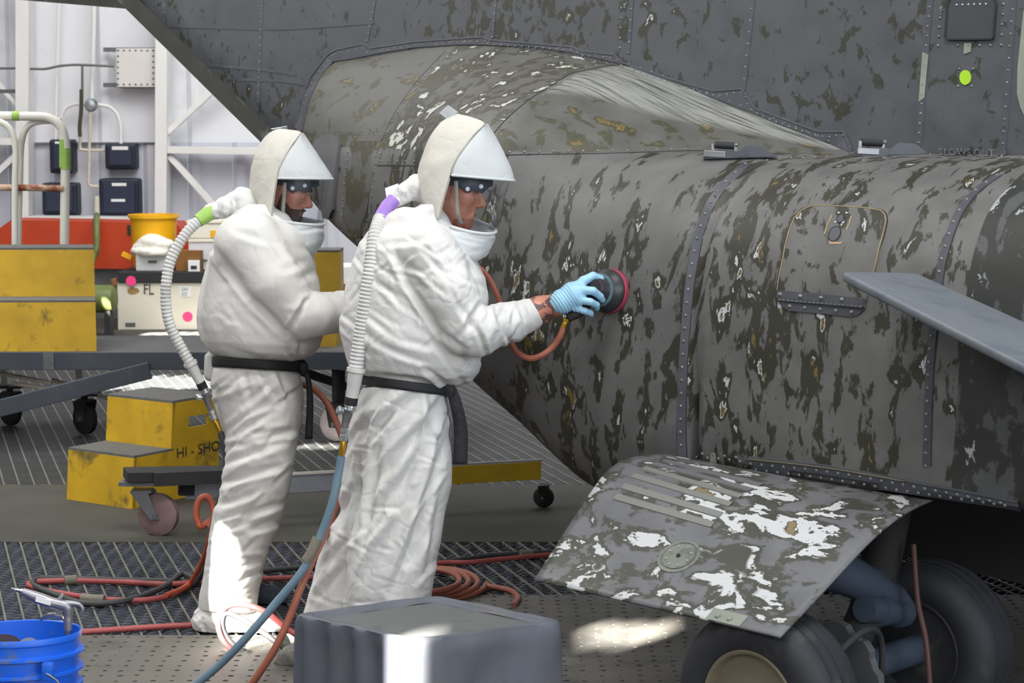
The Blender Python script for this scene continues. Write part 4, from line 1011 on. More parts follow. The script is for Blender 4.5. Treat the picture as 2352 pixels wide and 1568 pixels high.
def band_ring(name, Lp, Rp, hd, cz, hpx, Y0, mat, parent, n=56, dips=()):
    R = []; px_ = lambda a: Lp[0]+(Rp[0]-Lp[0])*(1-math.cos(a))/2
    for dy in (-hpx/2, -hpx/6, hpx/6, hpx/2):
        R.append([(Lp[0]+(Rp[0]-Lp[0])*(1-math.cos(a))/2, Lp[1]+(Rp[1]-Lp[1])*(1-math.cos(a))/2+dy+sum(d[1]*math.exp(-((px_(a)-d[0])/13.0)**2) for d in dips)*max(0, dy)/(hpx/2), cz-hd*math.sin(a)) for a in [math.tau*i/n for i in range(n)]])
    return grid_obj(name, R, mat, parent, Y0, True, .004, sub=False)
def dome(c, n, r, h): return MB().lathe(c, n, [(r, 0), (r*.9, h*.55), (r*.5, h*.9), (0, h)], 14)

def glove_mesh(fd, wrist, knuck, fingers, thumb, rw, rp):
    """palm between wrist and knuckles, five finger chains rooted inside it"""
    fd.cap(wrist, [(wrist[i]+knuck[i])/2 for i in range(3)], rw, rp, 12)
    for ch, r in fingers:
        fd.cap([(wrist[i]*.55+knuck[i]*.45) for i in range(3)], ch[0], rp*.55, r*1.05, 8)
        fd.chain(ch, [r*(1-.09*i) for i in range(len(ch))], 2)
    fd.chain(thumb[0], [thumb[1]*1.25]+[thumb[1]*(1-.1*i) for i in range(len(thumb[0])-1)], 6)

def person(spec):
    Y0 = spec['Y0']; m = Y0/F; S = lambda v: to_world(v, Y0)
    root = empty('person', spec['base'], spec['label'], 'person')
    # ---- body: head, neck, chest, arms to the wrists: one surface
    fx0, fy0, fx1, fy1 = spec['body_box']
    fd = Field((fx0, fy0, -215), (fx1, fy1, 260), 2.3, Y0)
    B = basis(*spec['head_rot']); c0 = np.array(spec['nose'], float)-sum(B[j]*v for j, v in enumerate((.1235, 0, -.026)))/m
    head_field(fd, c0, B)
    nk = head_pt(c0, B, m, (-.05, 0, -.2))
    for ch, rs in spec['body']: fd.chain(ch, rs, 25)
    fd.cap(nk, spec['chest'], 34, 56, 20)
    v, f = fd.mesh(); body = mk('body', S(v), f, M['skin'], root)
    if spec.get('tattoo'):
        at = body.data.color_attributes.new('ink', 'FLOAT_COLOR', 'POINT'); px, py = spec['tattoo']
        ink = np.clip(1-np.abs(v[:, 0]-px)/34, 0, 1)*(np.abs(v[:, 1]-py) < 70); ink = np.minimum(ink*2.5, 1)
        col = np.ones((len(v), 4)); col[:, 0] = col[:, 1] = col[:, 2] = ink; at.data.foreach_set('color', col.ravel())
        body.data.materials[0] = M['skin_ink']
    # ---- beard, brows, eyes, hair
    bd = Field((c0[0]-20, c0[1]-40, c0[2]-90), (c0[0]+110, c0[1]+130, c0[2]+90), 1.8, Y0)
    sl, e = head_field(bd, c0, B, beard=spec['beard']); bd.d[sl] = e
    v, f = bd.mesh()
    if len(f): mk('beard', S(v), f, spec['hair'], root)
    hp = lambda *l: pw(head_pt(c0, B, m, l), Y0)
    for s in (-1, 1):
        MB().tube([hp(.095, s*.016, .020), hp(.094, s*.032, .0255), hp(.08, s*.048, .021)], [.0035, .0042, .002], 8).build('eyebrow', spec['hair'], root)
        fwd = (hp(.1, 0, 0)-hp(0, 0, 0)).normalized(); ec = hp(.0795, s*.032, -.0025)
        ey = MB().lathe(ec-fwd*.012, fwd, [(0, 0), (.009, .004), (.0125, .012), (.009, .021), (.0055, .0236), (0, .0245)], 18).build('eye', M['eye_white'], root)
        MB().lathe(ec+fwd*.0105, fwd, [(.0058, 0), (.005, .0016), (0, .0024)], 14).build('iris', M['iris'], ey)
    MB().tube([hp(.0885, -.021, -.0668), hp(.0945, -.009, -.0662), hp(.0952, 0, -.0664), hp(.0945, .009, -.0662), hp(.0885, .021, -.0668)], [.0012, .0024, .0026, .0024, .0012], 8).build('lips', M['lips'], root)
    hv = Field((c0[0]-110, c0[1]-110, c0[2]-80), (c0[0]+90, c0[1]+90, c0[2]+80), 3.0, Y0)
    hv.ell(head_pt(c0, B, m, (-.018, 0, .042)), (.099/m, .093/m, .079/m), 1, 'u', np.array([B[0], B[2], B[1]]))
    cut = head_pt(c0, B, m, (.105, 0, -.03)); hv.ell(cut, (.085/m, .115/m, .11/m), 8, 's', np.array([B[0], B[2], B[1]]))
    v, f = hv.mesh(); mk('hair', S(v), f, spec['hair'], root)
    # ---- coverall
    sf = Field((spec['suit_box'][0], spec['suit_box'][1], -250), (spec['suit_box'][2], spec['suit_box'][3], 300), 4.0, Y0)
    sf.rows(spec['torso'], 14, spec['shear'], spec['xc'], 2.25)
    for ch, rs, k in spec['suit_caps']: sf.chain(ch, rs, k)
    for e in spec.get('suit_blobs', ()): sf.ell(e[0], e[1], e[2])
    up = sf.mesh()
    lf = Field((spec['suit_box'][0], spec['leg_y0']-60, -250), (spec['suit_box'][2], spec['suit_box'][3], 330), 4.0, Y0)
    for t, k in spec['legs']: lf.rows(t, k, 0, 0, 2.2)
    lo = lf.mesh()
    vv = []; ff = []
    for (v, f), cr, cm in ((up, spec['creases_top'], spec['crumple_top']), (lo, spec['creases_leg'], spec['crumple_leg'])):
        n = normals(v, f); d = creases(v, n, cr)+crumple(v, *cm); v2 = v+n*d[:, None]; k = len(vv); vv += v2.tolist(); ff += [tuple(i+k for i in q) for q in f]
    mk('coverall', S(np.array(vv)), ff, spec['suit_mat'], root)
    # ---- hood: back shell, brim, collar, clear visor
    hb = [(a, b, c, d, e, 0) for a, b, c, d, e in spec['hood_back']]; hz = spec['hood_z']
    def back(tab, n=14):
        R = []
        for xl, yl, xs, ys, hd, _ in smooth_tab(tab, 4):
            R.append([(xl+(xs-xl)*(1-math.cos(a)), yl+(ys-yl)*(1-math.cos(a)), hz-hd*math.sin(a)) for a in [math.pi/2-math.pi*i/(2*n) for i in range(2*n+1)]])
        return R
    def front(tab, n=14):
        R = []
        for xs, ys, xr, yr, hd, _ in smooth_tab(tab, 4):
            R.append([(xs+(xr-xs)*math.cos(a), ys+(yr-ys)*math.cos(a)+spec.get('brim_sag', 0)*math.sin(a*2)**2*0, hz-hd*math.sin(a)) for a in [math.pi/2-math.pi*i/(2*n) for i in range(2*n+1)]])
        return R
    hwr = lambda v, n: crumple(v, 1.6, (.022, .022, .022), 3.0+spec['seed'])
    hood = grid_obj('hood', back(hb), M['hood'], root, Y0, wr=hwr)
    br = [(a, b, c, d, e, 0) for a, b, c, d, e in spec['hood_brim']]
    R = front(br); brim = grid_obj('hood_brim', R, M['brim'], hood, Y0, wr=lambda v, n: crumple(v, 1.1, (.02, .02, .02), 8.0+spec['seed']))
    MB().tube([pw(p, Y0) for p in R[-1]], .0042, 8, False).build('brim_piping', M['brim'], hood)
    seam = [pw((r[0][0], r[0][1], r[0][2]-1.5), Y0) for r in R]; MB().tube(seam[::2], .0022, 6, False).build('seam_tape', M['strap'], hood)
    Rb = back(hb); edge = [pw(r[0], Y0) for r in Rb if r[0][1] >= br[-1][1]-2]; MB().tube(edge, .0035, 8, False).build('window_edge', M['strap'], hood)
    vt = R[-1]; co = spec['collar'][0]; nV = len(vt); rows = []
    for k in range(9):
        q = k/8; row = []
        for i in range(nV):
            a = math.pi/2-math.pi*i/(nV-1); top = (co[0]*0+vt[i][0]-(vt[i][0]-vt[0][0])*.06, vt[i][1]-3, vt[i][2]*.97+hz*.03); lx = spec['visor_low']
            bot = (lx[0]+(co[2]-2-lx[0])*math.cos(a), lx[1]+(co[3]-lx[1])*math.cos(a)+spec['sag']*.8*math.sin(a)*math.cos(a), hz-(co[4]-3)*math.sin(a))
            row.append(tuple(top[j]*(1-q)+bot[j]*q for j in range(3)))
        rows.append(row)
    grid_obj('visor', rows, M['visor'], hood, Y0, thick=0, sub=False)
    def ringset(tab, n=48): return [[(xl+(xr-xl)*(1-math.cos(a))/2, yl+(yr-yl)*(1-math.cos(a))/2+spec['sag']*math.sin(a), hz-hd*math.sin(a)) for a in [math.tau*i/n for i in range(n)]] for xl, yl, xr, yr, hd, _ in smooth_tab([t+(0,) for t in tab], 5)]
    grid_obj('hood_collar', ringset(spec['collar']), M['brim'], hood, Y0, True, wr=lambda v, n: crumple(v, 4.2, (.012, .045, .012), 5.0+spec['seed'])+crumple(v, 1.5, (.05, .05, .05), 1))
    c1 = spec['collar'][0]; R = ringset([c1, c1]); MB().tube([pw(p, Y0) for p in R[0]+R[0][:1]], .0055, 8, False).build('collar_piping', M['brim'], hood)
    tg = spec['tag']; mk('hood_tag', [pw(p, Y0) for p in tg], [(0, 1, 2, 3)], M['brim'], hood, False).modifiers.new('thickness', 'SOLIDIFY').thickness = .002
    # head harness inside the hood
    hb_ = spec['headband']; band_ring('headband', hb_[0], hb_[1], hb_[2], c0[2], hb_[3], Y0, M['band'], root, 96, [(p[0], 17) for p in spec['snaps']])
    for p in spec['snaps']:
        hcx, hhx = (hb_[0][0]+hb_[1][0])/2, (hb_[1][0]-hb_[0][0])/2; q = pw((p[0], p[1], c0[2]-hb_[2]*math.sqrt(max(.05, 1-((p[0]-hcx)/hhx)**2))-2), Y0); dome(q+(CC-q).normalized()*.0035, (CC-q).normalized(), .0075, .004).build('snap', M['snap'], root)
    ribbon('chin_strap', spec['chin_strap'], 9, Y0, M['strap'], root, .002)
    # belt with its hanging end
    b = spec['belt']; band_ring('belt', b[0], b[1], b[2], b[3], b[4], Y0, spec['belt_mat'], root)
    kn = Field((b[1][0]-40, b[1][1]-40, spec['knot'][2]-40), (b[1][0]+50, b[1][1]+50, spec['knot'][2]+40), 2.5, Y0); kn.ell(spec['knot'], (15, 17, 14), 8); kn.ell((spec['knot'][0]+6, spec['knot'][1]+5, spec['knot'][2]-4), (10, 15, 12), 6)
    v, f = kn.mesh(); mk('belt_knot', S(v), f, spec['belt_mat'], root)
    ribbon('belt_end', spec['belt_end'], spec['belt_end_w'], Y0, spec['belt_mat'], root, .003)
    # breathing hose: sleeve from the hood, tape, corrugated length, cuff, valve
    sv = Field(*[tuple(x) for x in spec['sleeve_box']], 3.0, Y0); sv.chain(spec['sleeve'], spec['sleeve_r'], 10); v, f = sv.mesh(); n = normals(v, f); v = v+n*crumple(v, 4.5, (.05, .03, .05), 2)[:, None]; mk('hood_sleeve', S(v), f, M['suit'], root)
    hose = corrugated('breathing_hose', spec['hose'], spec['hose_r'], Y0, M['hose_grey'], root)
    MB().tube([pw(p, Y0) for p in spec['tape']], [x*m for x in spec['tape_r']], 18).build('hose_tape', spec['tape_mat'], hose)
    a, bq = [pw(p, Y0) for p in spec['cuff']]; L = (bq-a).length; r = spec['hose_r']*m
    MB().lathe(a, bq-a, [(r*1.28, -.004), (r*1.28, .008), (r*1.05, .012), (r*1.0, L*.5), (r*.9, L*.62), (r*.86, L)], 24).build('hose_cuff', M['hose_grey'], hose)
    d = (bq-a).normalized(); MB().lathe(bq, d, [(r*.9, 0), (r*.9, .026), (r*.7, .027)], 20).build('black_collar', M['belt_black'], hose)
    c = bq+d*.026; MB().lathe(c, d, [(r*.82, 0), (r*.85, .006), (r*.7, .009), (r*.82, .012), (r*.8, .018), (r*.45, .022)], 20).build('valve_ring', M['zinc'], hose)
    v0, v1, v2, v3 = [pw(p, Y0) for p in spec['valve']]
    MB().tube([c+d*.015, v0, v1], [.013, .014, .011], 12).cyl(v1, v1+(v2-v1)*.4, .012, 6).build('air_valve', M['fitting'], hose)
    kb = pw(spec['valve_knob'], Y0); kd = (kb-v0).normalized(); MB().tube([v0, kb-kd*.004], .0065, 10).lathe(kb-kd*.004, kd, [(.0135, 0), (.014, .003), (.014, .014), (.011, .017), (0, .017)], 18).build('valve_knob', M['zinc'], hose)
    dd = (v2-v1).normalized(); LL = (v2-v1).length; MB().lathe(v1+dd*LL*.3, dd, [(.0135, 0), (.0135, LL*.2), (.011, LL*.22), (.011, LL*.32), (.0145, LL*.34), (.0145, LL*.6), (.01, LL*.65)], 8).build('quick_coupler', M['zinc'], hose)
    MB().lathe(v2-dd*.012, (v3-v2), [(.008, 0), (.0105, .004), (.0105, (v3-v2).length*.8), (.009, (v3-v2).length+.008)], 14).build('brass_fitting', M['brass'], hose)
    # gloves
    for g in spec['gloves']:
        gf = Field(g['lo'], g['hi'], 1.7, Y0); glove_mesh(gf, g['wrist'], g['knuck'], g['fingers'], g['thumb'], g['rw'], g['rp'])
        gf.cap(g['cuff0'], g['wrist'], g['rw']*1.08, g['rw']*.98, 6); v, f = gf.mesh(); n = normals(v, f)
        ax_g = np.array(g['knuck'], float)-np.array(g['wrist'], float); tt = ((v-np.array(g['wrist']))@ax_g)/(ax_g@ax_g)
        rib = .9*np.sin(tt*38+1.5*np.sin(v[:, 1]*.06))*np.clip(1.1-tt*1.2, 0, 1)
        v = v+n*rib[:, None]; mk('glove', S(v), f, M['glove'], root)
    for b in spec['boots']:
        bf = Field(b['lo'], b['hi'], 3.0, Y0); bf.chain(b['ch'], b['r'], 16)
        for e in b.get('ell', ()): bf.ell(e[0], e[1], 14)
        v, f = bf.mesh(); n = normals(v, f); v = v+n*crumple(v, b.get('cr', 2.5), (.035, .035, .035), 6)[:, None]
        w = S(v); w[:, 2] = np.maximum(w[:, 2], .004)
        mk(b['name'], w, f, b['mat'], root)
    return root
M['lips'] = simple('lips', lin(132, 66, 62), .5, bmp=0)
# skin with inked forearm (ink follows a mesh attribute)
M['skin_ink'], nt, bs = nodes_mat('skin_tattooed'); v = vmap(nt)
c = ramp(nt, noise(nt, v, 16, 5, .6), [(.35, lin(178, 118, 98)), (.65, lin(196, 134, 112))]).outputs[0]
at = N_(nt, 'ShaderNodeAttribute', attribute_name='ink'); pat = ramp(nt, noise(nt, v, 34, 3, .5, .8), [(.47, (0, 0, 0)), (.52, (1, 1, 1))]).outputs[0]
L_(nt, mixc(nt, mth(nt, 'MULTIPLY', at.outputs['Fac'], mth(nt, 'MULTIPLY', pat, .85)), c, lin(58, 54, 62)), bs.inputs['Base Color']); bs.inputs['Roughness'].default_value = .45
M['bootcover'] = cloth_mat('boot_cover', lin(232, 230, 226), lin(110, 108, 106), .54, .4)
M['boot_grey'] = simple('boot_dusty_grey', lin(104, 102, 98), .75, var=.2, scale=14, bmp=.2, dirt=lin(74, 74, 76), dirt_amt=.54)
M['boot_dark'] = simple('boot_blue_grey', lin(70, 76, 88), .7, var=.2, scale=14, bmp=.2, dirt=lin(98, 98, 98), dirt_amt=.58)

sp_, sn_ = hit(1404, 669, BODYB)          # where the sanding pad meets the skin
YF = 6.62; mF = YF/F
wS = (sp_.y-YF)/mF
front_legs = [([(890, 836, 1026, 135, 0), (942, 822, 1033, 140, 0), (1000, 822, 1038, 130, -5), (1055, 828, 1039, 105, -30), (1113, 828, 1037, 95, -40), (1172, 817, 1024, 92, -42), (1241, 802, 1014, 90, -45), (1314, 795, 1001, 86, -45), (1363, 790, 992, 82, -45), (1420, 786, 984, 76, -45), (1500, 790, 970, 60, -45)], 14),
              ([(900, 830, 960, 110, 30), (960, 806, 950, 110, 50), (1045, 793, 925, 95, 60), (1113, 784, 905, 85, 62), (1172, 780, 885, 80, 62), (1205, 762, 872, 78, 60), (1240, 740, 862, 76, 58), (1314, 723, 850, 74, 56), (1378, 706, 838, 72, 52), (1420, 694, 825, 70, 50), (1500, 680, 790, 56, 45)], 14)]
spec_front = dict(Y0=YF, sag=15, base=G(880, 1545), seed=1.0,
    label='person in white hooded coverall with purple-taped hose, sanding the aircraft with a round pad', body_box=(760, 330, 1300, 960), head_rot=(-.06, .24), nose=(1117, 471, 8),
    body=[([(985, 610, -110), (1062, 748, -140), (1240, 712, -6), (1292, 696, wS-62)], [44, 32, 27, 26]), ([(985, 610, 110), (1060, 750, 160), (1180, 748, 200), (1215, 742, 222)], [52, 40, 26, 24]),
          ([(945, 650, 0), (940, 740, 0), (935, 860, 0)], [85, 90, 88])], chest=(965, 640, 0), tattoo=(1248, 706),
    beard=dict(top=-.076, cheek=.03, slope=.15, back=.3, t=.0016), hair=M['hair_red'],
    suit_box=(670, 470, 1280, 1520), shear=.12, xc=940,
    torso=[(452, 972, 1012, 78, 0), (470, 962, 1014, 88, 0), (486, 938, 1020, 92, 0), (503, 908, 1035, 96, 0), (516, 886, 1052, 108, 0), (530, 858, 1062, 132, 0), (550, 840, 1070, 150, 0), (571, 827, 1090, 160, 0), (618, 809, 1115, 165, 0), (663, 796, 1123, 168, 0), (709, 787, 1122, 170, 0), (755, 780, 1118, 172, 0), (795, 782, 1109, 172, 0), (834, 793, 1100, 165, 0), (860, 803, 1084, 150, 0), (878, 835, 1040, 122, 0)],
    suit_caps=[([(985, 592, -118), (1030, 675, -150), (1064, 750, -152)], [76, 66, 60], 18), ([(1070, 752, -150), (1096, 762, -146), (1165, 742, -70), (1216, 722, -16)], [58, 56, 46, 37], 12),
               ([(985, 592, 118), (1060, 750, 160)], [74, 58], 18), ([(1060, 752, 160), (1180, 748, 202)], [54, 38], 12), ([(1003, 515, -45), (930, 515, -62), (884, 520, -40)], [30, 34, 28], 16), ([(1003, 515, 45), (930, 512, 62), (884, 515, 40)], [30, 34, 28], 16)],
    leg_y0=890, legs=front_legs, suit_mat=M['suit'],
    creases_top=deeper([(905, 570, 940, 660, 9, 8), (938, 650, 1012, 764, 9, 8), (1012, 764, 1070, 806, 8, 5), (1102, 700, 1062, 772, 7, 9), (1117, 818, 1092, 742, 7, 6), (1062, 700, 1090, 760, 8, 6), (862, 640, 965, 735, 8, 4), (838, 720, 900, 770, 8, 3), (880, 800, 1000, 840, 8, 3), (975, 845, 1035, 893, 7, 8), (920, 780, 1010, 800, 9, 3), (930, 600, 985, 690, 10, 4), (960, 620, 1040, 600, 10, 3), (1140, 720, 1180, 800, 7, 4), (1190, 690, 1215, 770, 6, 3), (880, 560, 1000, 545, 9, 4), (1075, 600, 1090, 640, 8, 4), (1000, 560, 1060, 640, 8, 4), (860, 860, 1000, 880, 7, 5), (1040, 880, 1085, 870, 7, 5)], 1.35) + rand_creases(26, (800, 560, 1110, 860), 40, 35, 130, 7, 3.8, 3) + rand_creases(18, (800, 560, 1110, 860), 120, 30, 80, 5, 3, 5) + rand_creases(14, (1100, 690, 1230, 800), 100, 30, 60, 7, 4, 4),
    crumple_top=(2.0, (.011, .013, .011), 2.0),
    creases_leg=deeper([(1020, 900, 905, 1170, 12, 9), (1015, 930, 862, 1100, 12, 8), (1032, 990, 940, 1290, 13, 9), (1000, 1010, 850, 1190, 12, 7), (1025, 1090, 985, 1330, 12, 6), (960, 900, 850, 990, 11, 6), (935, 905, 845, 1010, 10, 5), (870, 1030, 835, 1240, 9, 7), (838, 960, 830, 1080, 8, 9), (830, 1080, 812, 1240, 9, 8), (905, 1200, 830, 1330, 11, 6), (970, 1180, 900, 1360, 11, 6), (990, 900, 985, 1000, 9, 6), (815, 1120, 770, 1195, 9, 8), (800, 1240, 745, 1300, 9, 6), (790, 1300, 730, 1370, 9, 5)], 1.6) + rand_creases(30, (720, 920, 1030, 1400), 122, 20, 180, 8, 5.5, 7) + rand_creases(22, (720, 920, 1030, 1400), 30, 30, 70, 5, 3.5, 8),
    crumple_leg=(2.0, (.014, .009, .014), 5.0),
    hood_z=2, hood_back=[(1053, 262, 1062, 264, 8), (1034, 269, 1090, 272, 36), (1010, 285, 1114, 284, 58), (988, 315, 1090, 309, 76), (972, 355, 1062, 345, 88), (961, 392, 1041, 380, 94), (958, 424, 1030, 418, 96), (961, 452, 1020, 452, 96), (972, 474, 1013, 480, 95), (990, 492, 1009, 504, 92)],
    hood_brim=[(1114, 284, 1121, 284, 58), (1101, 298, 1129, 298, 66), (1085, 316, 1140, 317, 76), (1063, 343, 1153, 341, 87), (1048, 367, 1165, 366, 93), (1039, 387, 1176, 392, 95), (1036, 402, 1182, 415, 95)],
    collar=[(1002, 499, 1139, 531, 84), (996, 512, 1138, 545, 88), (988, 530, 1130, 568, 90), (984, 548, 1112, 590, 88), (984, 566, 1085, 604, 80)], visor_low=(1010, 504),
    tag=[(1009, 259, -4), (1029, 241, -10), (1052, 257, -6), (1028, 274, 2)], headband=((985, 412), (1131, 415), 62, 25), snaps=[(1074, 434, -52), (1105, 428, -34)], chin_strap=[(1047, 415, -62), (1049, 460, -60), (1051, 490, -56), (1060, 514, -40)],
    belt=((830, 872), (1036, 899), 141, 0, 22), belt_mat=M['belt'], knot=(1030, 893, -62), belt_end=[(1036, 892, -66), (1048, 930, -60), (1058, 985, -52), (1057, 1066, -50)], belt_end_w=(26, 34),
    sleeve_box=[(860, 390, -90), (1010, 520, 70)], sleeve=[(900, 468, -20), (925, 445, -18), (958, 430, -10), (980, 440, 0)], sleeve_r=[15, 19, 26, 28],
    hose=[(874, 500, -55), (862, 540, -95), (852, 610, -120), (840, 690, -128), (828, 770, -128), (818, 846, -128)], hose_r=16.5, tape=[(905, 458, -30), (888, 478, -42), (872, 508, -58)], tape_r=[16, 17, 17], tape_mat=M['tape_purple'],
    cuff=((818, 848, -128), (808, 912, -128)), valve=[(797, 948, -124), (793, 968, -122), (788, 1015, -120), (784, 1048, -118)], valve_knob=(783, 943, -132),
    gloves=[dict(lo=(1240, 590, wS-150), hi=(1420, 770, wS+40), cuff0=(1292, 692, wS-66), wrist=(1298, 689, wS-66), knuck=(1334, 668, wS-62), rw=27, rp=32,
                 fingers=[([(1340, 645, wS-60), (1362, 634, wS-50), (1378, 640, wS-40), (1384, 652, wS-32)], 11), ([(1338, 666, wS-78), (1362, 668, wS-80), (1378, 680, wS-62), (1383, 688, wS-50)], 10.5), ([(1333, 689, wS-80), (1356, 693, wS-82), (1370, 700, wS-66), (1371, 707, wS-52)], 9.5), ([(1322, 707, wS-70), (1343, 714, wS-72), (1356, 719, wS-62), (1358, 723, wS-50)], 8.5)],
                 thumb=([(1310, 670, wS-50), (1336, 655, wS-26), (1360, 656, wS-10), (1374, 664, wS-4)], 12)),
            dict(lo=(1130, 670, 150), hi=(1260, 800, 290), cuff0=(1176, 749, 200), wrist=(1190, 747, 208), knuck=(1214, 742, 226), rw=22, rp=24,
                 fingers=[([(1216, 730, 232), (1230, 724, 240), (1240, 722, 246)], 9), ([(1220, 738, 232), (1236, 735, 242), (1246, 735, 248)], 9), ([(1220, 747, 230), (1236, 746, 240), (1244, 748, 246)], 9), ([(1216, 755, 226), (1228, 758, 236), (1236, 760, 241)], 8)], thumb=([(1200, 740, 220), (1212, 722, 232), (1222, 714, 238)], 9))],
    boots=[dict(name='boot', mat=M['boot_grey'], lo=(590, 1380, -40), hi=(840, 1580, 140), ch=[(740, 1440, 50), (725, 1500, 48), (668, 1520, 46), (652, 1528, 46)], r=[52, 42, 34, 22]),
           dict(name='boot', mat=M['boot_grey'], lo=(760, 1420, -130), hi=(1080, 1620, 40), ch=[(880, 1470, -45), (870, 1540, -46), (970, 1560, -46), (1015, 1566, -46)], r=[52, 42, 34, 24])])
YR = 7.2
rear_near = [(828, 500, 680, 118, 0), (850, 488, 688, 135, 0), (886, 483, 695, 142, 0), (924, 490, 698, 135, 0), (965, 505, 694, 118, -18), (1002, 516, 685, 105, -35), (1063, 515, 676, 98, -45), (1128, 505, 664, 92, -45), (1184, 488, 649, 86, -42), (1249, 478, 622, 82, -40), (1304, 469, 606, 78, -38), (1374, 457, 592, 74, -36), (1404, 456, 591, 68, -36)]
rear_far = [(880, 520, 690, 115, 30), (965, 540, 690, 100, 70), (1063, 540, 670, 85, 110), (1184, 540, 640, 78, 160), (1300, 535, 605, 70, 205), (1372, 530, 588, 62, 228)]
